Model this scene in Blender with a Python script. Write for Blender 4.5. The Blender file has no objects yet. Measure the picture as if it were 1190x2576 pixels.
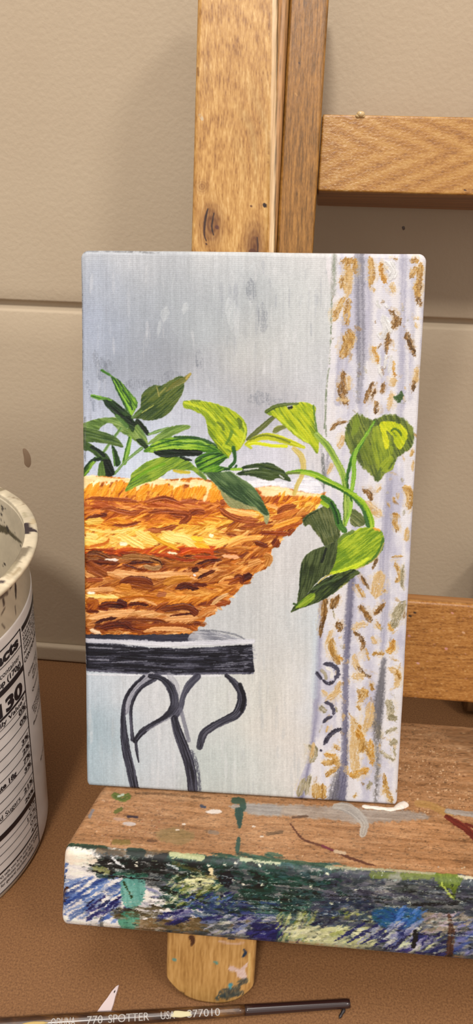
import numpy as np
# ------------------------------------------------------------------ small paint box (brush strokes on numpy arrays)
def hsh(i, j, s):
    v = np.sin(i*127.1 + j*311.7 + s*74.7)*43758.5453
    return v - np.floor(v)
def noise(x, y, s=0):
    xi = np.floor(x); yi = np.floor(y); fx = x-xi; fy = y-yi
    fx = fx*fx*(3-2*fx); fy = fy*fy*(3-2*fy)
    a = hsh(xi, yi, s); b = hsh(xi+1, yi, s); c = hsh(xi, yi+1, s); d = hsh(xi+1, yi+1, s)
    return a+(b-a)*fx+(c-a)*fy+(a-b-c+d)*fx*fy
def fbm(x, y, s=0, o=3):
    t = 0; a = .5; n = 0
    for k in range(o):
        t = t+a*noise(x*2**k, y*2**k, s+k*13); n += a; a *= .55
    return t/n
def sst(a, b, x):
    t = np.clip((x-a)/(b-a), 0, 1); return t*t*(3-2*t)
def spline(p, closed=False, n=6):
    p = np.asarray(p, float)
    if len(p) < 3 and not closed:
        return np.array([p[0]+(p[-1]-p[0])*k/4 for k in range(5)])
    q = np.vstack([p[-1], p, p[0], p[1]]) if closed else np.vstack([2*p[0]-p[1], p, 2*p[-1]-p[-2]])
    out = []
    for i in range(1, len(q)-2):
        p0, p1, p2, p3 = q[i-1], q[i], q[i+1], q[i+2]
        for k in range(n):
            t = k/n
            out.append(.5*(2*p1+(p2-p0)*t+(2*p0-5*p1+4*p2-p3)*t*t+(3*p1-p0-3*p2+p3)*t**3))
    if not closed: out.append(q[-2])
    return np.array(out)
def ramp(cols, t):
    cols = np.asarray(cols, float)/255.
    if len(cols) == 1: return np.broadcast_to(cols[0], t.shape+(3,))
    f = np.clip(t, 0, 1)*(len(cols)-1); i = np.minimum(f.astype(int), len(cols)-2); u = (f-i)[..., None]
    return cols[i]*(1-u)+cols[i+1]*u
class Art:
    def __init__(s, x0, y0, x1, y1):
        s.x0, s.y0, s.w, s.h = x0, y0, x1-x0, y1-y0
        s.X, s.Y = np.meshgrid(np.arange(s.w)+x0+.5, np.arange(s.h)+y0+.5)
        s.rgb = np.zeros((s.h, s.w, 3)); s.ht = np.zeros((s.h, s.w)); s.k = 0
    def box(s, p, m):
        a = max(0, int(p[:, 0].min()-m-s.x0)); b = min(s.w, int(p[:, 0].max()+m-s.x0)+2)
        c = max(0, int(p[:, 1].min()-m-s.y0)); d = min(s.h, int(p[:, 1].max()+m-s.y0)+2)
        return (slice(c, d), slice(a, b)) if b > a and d > c else None
    def near(s, X, Y, p):
        best = np.full(X.shape, 1e18); T = np.zeros(X.shape); S = np.zeros(X.shape)
        L = np.hypot(*(np.diff(p, axis=0)).T); cum = np.concatenate([[0], np.cumsum(L)]); tot = max(cum[-1], 1e-6)
        for i in range(len(p)-1):
            dx, dy = p[i+1]-p[i]; l2 = dx*dx+dy*dy+1e-9
            t = np.clip(((X-p[i, 0])*dx+(Y-p[i, 1])*dy)/l2, 0, 1)
            ex = X-p[i, 0]-t*dx; ey = Y-p[i, 1]-t*dy; e = ex*ex+ey*ey
            m = e < best
            best = np.where(m, e, best); T = np.where(m, (cum[i]+t*L[i])/tot, T)
            S = np.where(m, np.sign(dx*ey-dy*ex), S)
        return np.sqrt(best), T, S, tot
    def put(s, sl, col, a, h=0.):
        a = np.clip(a, 0, 1)
        s.rgb[sl] = s.rgb[sl]*(1-a[..., None])+col*a[..., None]
        s.ht[sl] = s.ht[sl]*(1-a)+(s.ht[sl]*.35+h)*a
    def fill(s, pts, cols, ang=0, a=1., rough=1.6, soft=1.2, br=.35, ln=.03, con=1.6, h=.5, sharp=False):
        s.k += 1; p = np.asarray(pts, float) if sharp else spline(pts, True, 5)
        sl = s.box(p, 6)
        if sl is None: return
        X, Y = s.X[sl], s.Y[sl]; pc = np.vstack([p, p[:1]])
        d, _, _, _ = s.near(X, Y, pc)
        ins = np.zeros(X.shape, bool)
        for i in range(len(p)):
            (xa, ya), (xb, yb) = pc[i], pc[i+1]
            if ya == yb: continue
            ins ^= ((ya > Y) != (yb > Y)) & (X < (xb-xa)*(Y-ya)/(yb-ya)+xa)
        d = np.where(ins, d, -d)+rough*(fbm(X*.16, Y*.16, s.k)-.5)*2
        ca, sa = np.cos(np.radians(ang)), np.sin(np.radians(ang))
        U = X*ca+Y*sa; V = -X*sa+Y*ca+6*fbm(U*.012, V0(X, Y)*.01, s.k+5)
        n = fbm(U*ln, V*br, s.k+1)*.7+fbm(X*.03, Y*.03, s.k+2)*.45
        n = (n-.575)*con*1.7+.5
        s.put(sl, ramp(cols, n), a*sst(-soft, soft, d), h*(.5+.6*n))
    def stroke(s, pts, w, cols, a=1., dry=0., br=.55, ln=.02, con=1.6, wob=.8, h=.6, soft=.9, taper=0.):
        s.k += 1; p = spline(pts, False, 5); w = np.atleast_1d(np.asarray(w, float))
        sl = s.box(p, w.max()/2+4)
        if sl is None: return
        X, Y = s.X[sl], s.Y[sl]
        d, T, S, L = s.near(X, Y, p)
        W = np.interp(T, np.linspace(0, 1, len(w)), w)/2
        if taper: W = W*np.minimum(1, np.minimum(T, 1-T)/taper*1.0+.15)
        dd = W-d+wob*(fbm(X*.2, Y*.2, s.k)-.5)*2
        P = d*S
        n = fbm(T*L*ln+s.k, P*br+7, s.k+1, 2)
        n = (n-.5)*con*1.5+.5
        al = a*sst(-soft, soft, dd)
        if dry:
            g = fbm(T*L*.06, P*.7, s.k+3)*.6+fbm(X*.3, Y*.3, s.k+4)*.5
            al = al*sst(dry-.12, dry+.12, g+.0)
        s.put(sl, ramp(cols, n), al, h*(.4+.7*n))
def V0(X, Y): return X*.7+Y*.7
def T(ox, oy, k): return lambda *xy: [(ox+xy[i]/k, oy+xy[i+1]/k) for i in range(0, len(xy), 2)]
A = T(190, 900, 3.839); B = T(440, 960, 3.5); Cc = T(640, 980, 2.833); D = T(640, 620, 2.587)
E = T(700, 1460, 3.5); F = T(200, 1180, 3.967); G = T(480, 1180, 3.5); TB = T(200, 1560, 2.479)

def paint_canvas():
    rng = np.random.default_rng(7)
    R = Art(190, 615, 1090, 2040); X, Y = R.X, R.Y
    # ---- background field, blended from dabs of colour
    pts = [(210,640,190,194,200),(300,640,200,202,206),(420,650,196,198,202),(560,645,214,214,214),(700,650,206,206,206),(800,650,212,210,210),
           (250,720,168,175,188),(330,720,170,175,182),(450,700,166,171,177),(560,720,178,183,187),(640,720,172,178,182),(740,740,192,196,196),(810,760,200,202,202),
           (215,820,178,186,204),(260,800,160,170,190),(330,820,162,168,178),(430,790,172,178,184),(520,800,176,182,186),(640,820,182,185,186),(740,860,198,200,200),
           (225,880,190,196,210),(260,910,140,148,162),(330,930,155,160,170),(400,920,152,156,164),(520,930,172,175,180),(640,930,196,196,192),(760,960,194,196,200),
           (225,1000,184,190,206),(330,1020,180,186,200),(480,1050,196,200,212),(560,1000,180,182,190),(650,1010,168,168,176),(760,1050,200,198,202),
           (260,1120,196,204,222),(340,1150,200,208,226),(400,1180,206,214,222),(660,1160,200,200,214),(700,1190,206,206,214),(780,1130,210,206,206),(640,1215,214,214,220),
           (760,1400,206,204,204),(700,1450,204,202,200),(620,1560,196,198,198),(720,1600,204,202,198),(780,1560,200,208,214),(560,1560,196,198,200),
           (230,1740,196,206,216),(240,1830,160,180,190),(235,1930,172,190,200),(300,1960,190,200,206),(300,1760,200,206,212),(380,1760,206,208,212),(380,1900,202,206,210),
           (460,1750,206,208,208),(540,1800,202,206,204),(640,1780,206,206,200),(720,1800,214,208,200),(560,1930,188,196,194),(640,1950,204,206,202),(730,1930,214,210,206),(790,1750,210,214,220)]
    num = 0; den = 1e-12
    wx = X+40*(fbm(X*.012, Y*.012, 3)-.5)*2; wy = Y+40*(fbm(X*.012, Y*.012, 9)-.5)*2
    for x, y, r, g, b in pts:
        k = np.exp(-(((wx-x)/70)**2+((wy-y)/80)**2))+1e-9/(1+(wx-x)**2+(wy-y)**2)
        num = num+k[..., None]*np.array([r, g, b])/255.; den = den+k
    R.rgb = num/den[..., None]
    st = fbm(X*.33, Y*.012, 21)-.5; st2 = fbm(X*.09, Y*.006, 22)-.5; sp = fbm(X*.25, Y*.16, 23)-.5
    R.rgb *= (1+.085*st+.06*st2+.07*sp)[..., None]
    R.ht = .25+.5*(st+.5)
    for _ in range(500):                                          # faint vertical brush marks
        x = rng.uniform(205, 850); y = rng.uniform(640, 2000); l = rng.uniform(20, 90)
        if 1230 < y < 1600 and x < 700: continue
        c = rng.choice([0, 1]); base = [(222,222,224)] if c else [(150,154,164) if y < 1250 else (180,184,186)]
        R.stroke([(x, y), (x+rng.normal()*2, y+l)], rng.uniform(2, 9), base, a=rng.uniform(.1, .35), dry=.45, taper=.3)
    for x, y, l, w in [(590,760,70,26),(580,740,60,18),(420,770,40,22),(470,760,30,16),(405,800,50,8),(640,660,30,14),(440,690,40,3),(545,690,50,3)]:
        R.stroke([(x, y), (x-8, y+l)], w, [(208,212,214), (190,195,198)], a=.5, dry=.42, taper=.4)
    for x, y, l, w in [(255,900,60,30),(275,905,40,24),(340,950,30,50),(380,955,24,40),(430,930,40,50),(240,880,40,14),(650,985,30,60),(690,1000,20,40),(500,880,50,20),(630,700,60,26),(660,760,80,24)]:
        R.stroke([(x, y), (x+3, y+l)], w, [(104,108,118), (140,144,154)], a=.45, dry=.55, taper=.3)
    for x, y in [(222,960),(228,985),(236,1010),(250,930),(262,905)]:
        R.stroke([(x, y), (x+2, y+22)], 9, [(100,108,122)], a=.35, dry=.55)
    # ---- curtain
    cur = [(838,630),(1085,628),(1060,1100),(1030,1700),(1010,2040),(748,2040),(775,1900),(797,1760),(806,1550),(812,1400),(815,1200),(812,1080),(826,900),(836,760)]
    R.fill(cur, [(188,186,200), (206,204,213), (220,217,220), (214,210,212)], ang=92, rough=1, br=.05, ln=.004, con=1.3)
    def fold(p, w, c, a, dry=.3): R.stroke(p, w, c, a=a, dry=dry, br=.35, ln=.008, wob=2, soft=5)
    lav = [(150,148,168), (178,176,192)]; gry = [(110,108,120), (152,150,160)]
    fold([(905,640),(905,760),(908,900),(902,1010)], [26,24,22,10], gry, .75)
    fold([(925,640),(930,760),(925,900)], 16, lav, .5); fold([(868,800),(862,900),(850,1010)], [16,30,20], lav, .55)
    fold([(1015,640),(1012,800),(1010,960),(1000,1100)], [20,16,22,16], lav, .6); fold([(1040,700),(1032,1000)], 14, lav, .4)
    fold([(842,640),(838,740)], 12, [(130,134,120)], .6, .45)
    fold([(980,1180),(975,1300),(965,1420),(968,1520),(962,1640)], [16,26,28,24,12], lav, .7)
    fold([(885,1455),(876,1560),(870,1680),(868,1800),(866,1920),(848,2020)], [16,18,13,14,16,40], [(92,90,112), (124,122,142)], .95, .2)
    fold([(850,1930),(836,2015)], [10,34], [(96,94,100), (140,136,136)], .7, .45)
    fold([(812,1480),(803,1600),(796,1740),(786,1860),(768,1960),(752,2030)], [14,12,13,12,10,16], [(128,126,152), (160,158,178)], .85, .28)
    fold([(795,1560),(790,1750)], 16, [(196,206,214)], .5)
    fold([(966,1655),(956,1740),(948,1820)], [8,22,24], [(92,90,94), (120,118,124)], .95, .25)
    fold([(948,1820),(950,1900),(946,2010)], [22,16,10], [(96,92,88), (134,130,124)], .8, .45)
    fold([(912,1000),(905,1200),(890,1400)], 22, lav, .3); fold([(828,1120),(818,1210)], 10, gry, .6, .45)
    fold([(1058,640),(1052,760),(1046,900)], 10, [(228,224,222)], .6, .3)
    for q in [D(520,60,515,160,525,250), D(505,330,500,480,495,640,488,760), D(485,790,470,900,465,1050,455,1180), Cc(510,0,505,130,512,330)]:
        R.stroke(q, 4, [(96,112,84), (140,148,128)], a=.8, dry=.48)
    for q in [Cc(485,460,490,560,495,640,488,740)]: R.stroke(q, 9, [(90,94,92), (126,128,128)], a=.75, dry=.5)
    # white impasto petals
    for q, w in [(D(840,90,900,160,880,220),20),(D(890,90,915,140),12),(D(790,350,815,400),8),(D(830,440,860,520,840,600),22),(D(860,480,890,560),14),(D(800,560,830,600),10),
                 (D(820,700,810,780,830,850),9),(D(860,690,845,800),9),(D(895,700,870,820),9),(D(850,380,870,400),7)]:
        R.stroke(q, w, [(200,198,196), (232,230,228)], a=.95, h=1.6, taper=.25)
    OC = [(146,104,42), (182,138,68), (208,174,114)]; BR = [(80,54,22), (122,84,36), (168,128,74)]; LT = [(194,158,102), (216,190,146)]; AM = [(164,108,28), (196,142,56), (212,172,98)]
    KH = [(120,112,84), (158,148,118), (190,180,154)]
    def dab(q, w, c, a=.92, dry=.41):
        o = rng.normal(size=2)*4; R.stroke([(x+o[0], y+o[1]) for x, y in q], w*1.9, [c[-1], (222, 204, 172)], a=.4, dry=.5, wob=5, taper=.3, soft=2.5, br=.3, ln=.05)
        R.stroke(q, w, c, a=a, dry=dry, wob=2.2, taper=.18, h=.9, br=.6, ln=.06)
    golds = [(D(560,90,640,90,665,110),14,OC),(D(610,70,600,200,590,300),16,OC),(D(650,70,655,180),12,OC),(D(570,180,560,270),9,OC),(D(620,120,620,260,600,330),14,LT),
             (D(590,320,540,420,515,490),14,OC),(D(620,330,600,420,605,510),16,OC),(D(590,560,600,640,560,730),22,OC),(D(640,560,620,660),16,OC),(D(605,530,650,600),12,OC),
             (D(750,60,765,160,750,260),15,OC),(D(770,260,785,290),9,LT),(D(575,800,580,900,600,960),14,BR),(D(610,830,620,940),10,LT),(D(560,880,570,960,605,1030),16,BR),(D(530,995,620,1000),7,LT),
             (D(820,100,830,190,865,235),11,AM),(D(890,230,905,300),15,LT),(D(905,75,930,80),6,OC),(D(1010,90,1070,90),12,OC),(D(1060,130,1010,200),14,OC),(D(1085,100,1070,200,1055,300),16,OC),
             (D(1080,230,1060,310,1080,390),14,BR),(D(1040,240,1070,330),12,OC),(D(870,410,910,450,900,540),12,BR),(D(930,450,920,530),12,BR),(D(955,460,945,520),6,BR),(D(870,560,855,700),9,BR),(D(890,600,850,640),9,BR),
             (D(770,640,790,700,800,760),12,AM),(D(830,620,790,680),3,BR),(D(985,550,1010,630,1045,710),14,BR),(D(1000,600,1030,680),8,[(60,44,22),(110,80,40)]),(D(1030,460,1075,470),5,LT),(D(1040,500,1060,530),6,LT),
             (D(1065,800,1040,880,1025,950),10,BR),(D(1060,780,1050,880),14,LT),(D(775,870,740,950,710,1020),11,BR),(D(790,920,760,990),7,BR),(D(845,880,825,960),9,BR),(D(795,1000,790,1090),12,BR),
             (D(910,850,890,910),16,LT),(D(895,940,870,1060),13,LT),(D(905,740,910,830,930,830),6,AM),
             (Cc(540,290,590,240,660,225),9,BR),(Cc(640,320,600,420),13,LT),(Cc(560,520,520,600),10,LT),(Cc(1135,420,1110,470),9,OC),(Cc(1130,500,1125,580),7,LT),
             (Cc(770,710,820,740,830,790),13,BR),(Cc(900,690,870,730),8,LT),(Cc(790,790,840,850,910,895),20,LT),(Cc(1060,700,1110,740,1100,850),20,OC),(Cc(1050,690,1120,700),10,OC),(Cc(990,760,1000,800),6,OC),(Cc(1010,870,1000,950,1030,1000),13,OC),
             (Cc(980,880,1040,900),9,OC),(Cc(1090,980,1080,1080),12,LT),(Cc(870,1200,840,1280),7,BR),(Cc(980,1190,1060,1180),6,OC),(Cc(1000,1230,1040,1330,1000,1370),12,OC),(Cc(1060,1240,1050,1360,1065,1430),9,KH),
             (Cc(760,1320,790,1380,820,1420),9,BR),(Cc(720,1380,760,1440,790,1480),10,OC),(Cc(900,1290,880,1380,860,1480),30,LT),(Cc(935,1420,915,1440),8,OC),(Cc(600,1460,560,1540,540,1560),12,BR),(Cc(510,1480,495,1560,490,1630),14,BR),
             (Cc(740,1540,790,1590,840,1640),10,BR),(Cc(930,1520,880,1570,850,1610),10,BR),(Cc(1080,1500,1020,1580,1000,1640),22,KH),
             (E(400,170,410,280,380,400,370,500),11,BR),(E(480,260,500,340),4,KH),(E(520,360,550,450),15,BR),(E(470,430,420,560),10,LT),(E(480,500,470,600,540,740),17,OC),(E(520,660,570,700),8,AM),(E(480,150,460,240),9,BR),(E(530,120,510,230),8,BR),
             (E(720,210,770,290,820,370),11,BR),(E(930,200,900,240,840,290),11,BR),(E(860,350,900,430),9,OC),(E(640,430,720,390,790,380),13,LT),(E(650,440,720,490,750,560,720,620),9,BR),(E(770,590,800,700),7,OC),(E(820,480,860,560),12,LT),
             (E(970,370,1010,440),12,AM),(E(1090,210,1040,330,1000,420),24,KH),(E(1010,520,1000,600,950,630),16,AM),(E(820,650,870,640,930,640),10,OC),(E(670,640,680,740,720,760),14,LT),(E(690,750,750,810,820,860),7,BR),(E(640,840,760,840),15,LT),
             (E(810,890,830,970),9,OC),(E(960,770,1040,800,1050,880,1020,940),16,LT),(E(1040,790,1070,860),8,OC),(E(710,960,760,990,700,1070),16,OC),(E(780,960,780,1030),8,OC),(E(700,1080,720,1140),8,OC),(E(540,880,500,990,420,1040),14,LT),
             (E(560,960,440,1030),8,LT),(E(640,1200,680,1300,670,1500,680,1700),24,LT),(E(820,1060,800,1200,760,1320),22,LT),(E(620,1160,700,1260),3,OC),(E(710,1260,725,1300),7,AM),(E(680,1310,710,1340,740,1390),18,AM),(E(760,1380,720,1500),18,OC),
             (E(810,1380,820,1500,830,1610),14,AM),(E(760,1450,820,1540),13,OC),(E(490,1440,550,1490),9,OC),(E(400,1520,480,1540,530,1560),11,AM),(E(380,1600,470,1590,540,1570),14,OC),(E(520,1640,450,1680,420,1720),12,OC),(E(480,1560,540,1640),10,OC),
             (E(620,1700,700,1680,800,1640),16,AM),(E(640,1720,720,1690),8,OC),(E(330,1780,330,1920),22,OC),(E(390,1780,395,1920),18,OC),(E(930,1680,950,1800,990,1900,1010,1950),12,OC),(E(960,1760,920,1860),6,LT),(E(780,1820,820,1750),10,KH),
             (E(270,1440,320,1500,280,1600),18,KH),(E(310,1420,290,1560),9,LT),(E(230,1740,170,1900),16,KH),(E(280,1700,240,1880),12,KH),(E(900,1480,960,1530,1030,1560),9,KH),(E(950,1040,990,1120,970,1200),18,KH),(E(960,1190,1050,1210),16,KH),
             (E(940,1330,1050,1280),10,KH),(E(980,1430,1050,1390),12,KH),(E(870,1310,920,1370),9,KH),(E(360,1100,420,1160),12,KH),(E(440,1270,420,1330),7,LT),(E(500,1110,520,1150),6,KH),(E(430,1010,380,960),9,LT),(E(680,1860,670,1900),5,OC),(E(890,1250,880,1400),10,[(110,106,100)]),
             (E(600,1600,620,1700),6,LT),(E(1020,1440,1030,1530),5,KH)]
    for q, w, c in golds: dab(q, w, c)
    for _ in range(170):                                          # loose scumbled touches between them
        y = rng.uniform(650, 1990); x = rng.uniform(836-max(0, y-1500)*.09, 1062-(y-640)*.044)
        if 1040 < y < 1560 and x < 960: continue
        t = rng.uniform(-1.2, 1.2)+1.57; l = rng.uniform(6, 26); c = [OC, LT, KH, BR, LT][rng.integers(5)]
        R.stroke([(x, y), (x+np.cos(t)*l, y+np.sin(t)*l)], rng.uniform(2, 8), c, a=rng.uniform(.3, .75), dry=.47, wob=2.5, taper=.3, h=.7)
    DK = [(40,38,52), (76,74,90)]
    for q, w in [(E(390,735,450,735,510,770,525,820,490,880),11),(E(330,800,360,840,385,870),9),(E(385,870,440,905,500,880),8),(E(400,1070,450,1080,485,1130,480,1180),9),(E(390,1250,430,1210,480,1190),8),
                 (E(400,1440,440,1370,500,1320,570,1300),11),(E(370,1500,380,1480),7)]:
        R.stroke(q, w, DK, a=.9, dry=.3, taper=.15)
    R.stroke(E(380,790,410,820,420,860), 8, KH, a=.8, dry=.3); R.stroke(E(430,770,470,800,470,850), 8, [(226,222,214)], a=.9)
    R.fill(D(905,975,930,960,960,940,965,975,950,1010,920,1000), [(58,82,44), (84,108,60)], ang=60)
    # ---- basket
    bas = [(200,1200),(260,1196),(330,1204),(420,1206),(500,1200),(580,1222),(650,1224),(700,1219),(760,1230),(818,1247),(800,1274),(778,1300),(752,1320),(738,1338),(712,1344),(704,1366),(684,1380),(678,1412),(668,1432),(640,1440),
           (628,1462),(606,1476),(588,1498),(566,1512),(548,1526),(540,1544),(518,1552),(508,1572),(494,1580),(486,1600),(200,1600)]
    before = R.rgb.copy()
    R.fill(bas, [(150,84,34), (196,120,48), (228,158,80)], ang=0, rough=2.5, br=.15, ln=.03, sharp=True)
    pal = [(1198,[(246,216,170),(250,228,190)]),(1222,[(226,150,40),(242,184,86)]),(1252,[(216,136,52),(240,176,92)]),(1262,[(160,84,40),(190,110,60)]),(1278,[(196,120,56),(226,158,90)]),(1290,[(150,76,22),(206,124,42)]),
           (1305,[(186,100,24),(238,176,70)]),(1325,[(214,150,50),(244,208,110)]),(1345,[(230,180,80),(250,222,146)]),(1368,[(222,156,50),(248,212,128)]),(1382,[(170,72,18),(216,110,36)]),(1396,[(92,52,26),(160,98,50)]),(1410,[(120,68,32),(184,126,74)]),
           (1425,[(110,52,20),(170,104,58)]),(1438,[(200,140,84),(230,180,124)]),(1455,[(150,92,48),(206,146,84)]),(1470,[(130,72,22),(200,132,54)]),(1485,[(160,96,34),(222,160,88)]),(1498,[(200,134,56),(238,190,120)]),(1510,[(170,100,30),(228,160,72)]),
           (1522,[(100,50,18),(170,100,44)]),(1538,[(196,140,86),(232,188,136)]),(1552,[(150,94,50),(216,160,104)]),(1566,[(90,46,20),(156,92,44)]),(1580,[(120,62,22),(180,116,60)]),(1592,[(186,128,70),(228,182,128)])]
    py = np.array([q[0] for q in pal], float)
    poly = np.array(bas, float)
    def inside(x, y):
        r = False
        for i in range(len(poly)):
            (xa, ya), (xb, yb) = poly[i-1], poly[i]
            if (ya > y) != (yb > y) and x < (xb-xa)*(y-ya)/(yb-ya)+xa: r = not r
        return r
    n = 0
    while n < 2300:
        x = rng.uniform(205, 815); y = rng.uniform(1215, 1598)
        if not inside(x, y): continue
        b = y+.42*max(0, x-470)**1.0*(.45 if y < 1400 else .55)+3*np.sin(x*.045)
        if b < 1262: ang = -62+rng.normal()*12; l = rng.uniform(14, 32)
        else:
            row = int((b-1262)//22); ang = (-18 if row % 2 else 14)-rng.uniform(0, 14)-(26 if x > 560 else 0)*min(1, (x-560)/120)+rng.normal()*6; l = rng.uniform(24, 60)
        if y < 1262+0 and x > 640: ang = -50+rng.normal()*8
        i = int(np.clip(np.searchsorted(py, b+rng.normal()*3)-1, 0, len(pal)-1)); c = pal[i][1]
        if x > 560 and b > 1340: c = [(150,84,30),(206,138,66)] if rng.random() < .55 else ([(196,130,66),(234,184,116)] if rng.random() < .6 else [(110,58,22),(160,90,38)])
        j = rng.normal()*12; c = [tuple(np.clip(np.array(q)+j, 0, 255)) for q in c]
        dx, dy = np.cos(np.radians(ang))*l/2, np.sin(np.radians(ang))*l/2
        if not inside(x+dx*.8, y+dy*.8) or not inside(x-dx*.8, y-dy*.8): l *= .45; dx *= .45; dy *= .45
        R.stroke([(x-dx, y-dy), (x+rng.normal()*1.5, y+rng.normal()*1.5-2), (x+dx, y+dy)], rng.uniform(3, 9), c, a=rng.uniform(.55, .95), dry=.26, taper=.25, h=1.1, br=.8)
        n += 1
    PE = [(244,212,160), (250,226,186)]
    R.fill(F(40,70,220,70,330,90,480,90,640,80,800,90,900,110,1010,120,1190,130,1190,165,1050,150,950,180,880,140,780,160,700,140,560,170,430,110,330,130,230,130,130,130,40,200), PE, ang=5, a=.9, rough=4, soft=2)
    R.fill(G(0,90,100,95,180,120,160,190,130,280,110,270,140,170,60,140,0,170), PE, ang=80, a=.85, rough=3, soft=2)
    R.fill(G(590,165,700,145,800,150,900,180,1000,200,1120,215,1150,230,1100,240,950,235,860,230,760,230,640,235,620,200), PE, ang=4, a=.9, rough=4, soft=2.5)
    R.fill(G(420,120,500,100,620,85,720,100,860,100,960,75,1100,90,1170,190,1120,212,1000,200,850,165,700,145,560,165,480,160), [(206,206,214), (222,220,224)], ang=5, rough=3, soft=2.5)
    GO = [(222,146,36), (240,176,70)]
    for q, w in [(F(130,140,100,200,70,260),14),(F(200,130,160,200,130,280),14),(F(300,150,260,210,230,280),12),(F(420,105,400,160,360,230),16),(F(440,120,420,170,380,250),9),(F(540,200,500,250),13),(F(700,150,650,210,600,260),13),(F(780,170,720,230),10),(F(880,140,850,200,800,260),18),(F(1010,170,980,230,950,290),20),(F(1100,180,1070,250,1050,290),18),
                 (G(40,150,20,220),16),(G(120,150,80,220,60,260),18),(G(240,190,200,260,170,290),18),(G(270,230,250,280),14),(G(830,190,800,250,770,290),7),(G(790,200,770,240),5),(G(900,240,860,280,830,300),5),(G(980,230,940,270),6),(G(1060,230,1000,280),6),(G(1110,230,1060,290),6)]:
        R.stroke(q, w, GO, a=.92, dry=.2, taper=.3, h=1.2)
    RB = [(120,62,30), (160,88,48), (184,112,70)]; BB = [(58,28,14), (96,48,22), (134,74,36)]; CR = [(238,196,104), (250,220,148)]; TN = [(206,150,96), (232,184,132)]
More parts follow.
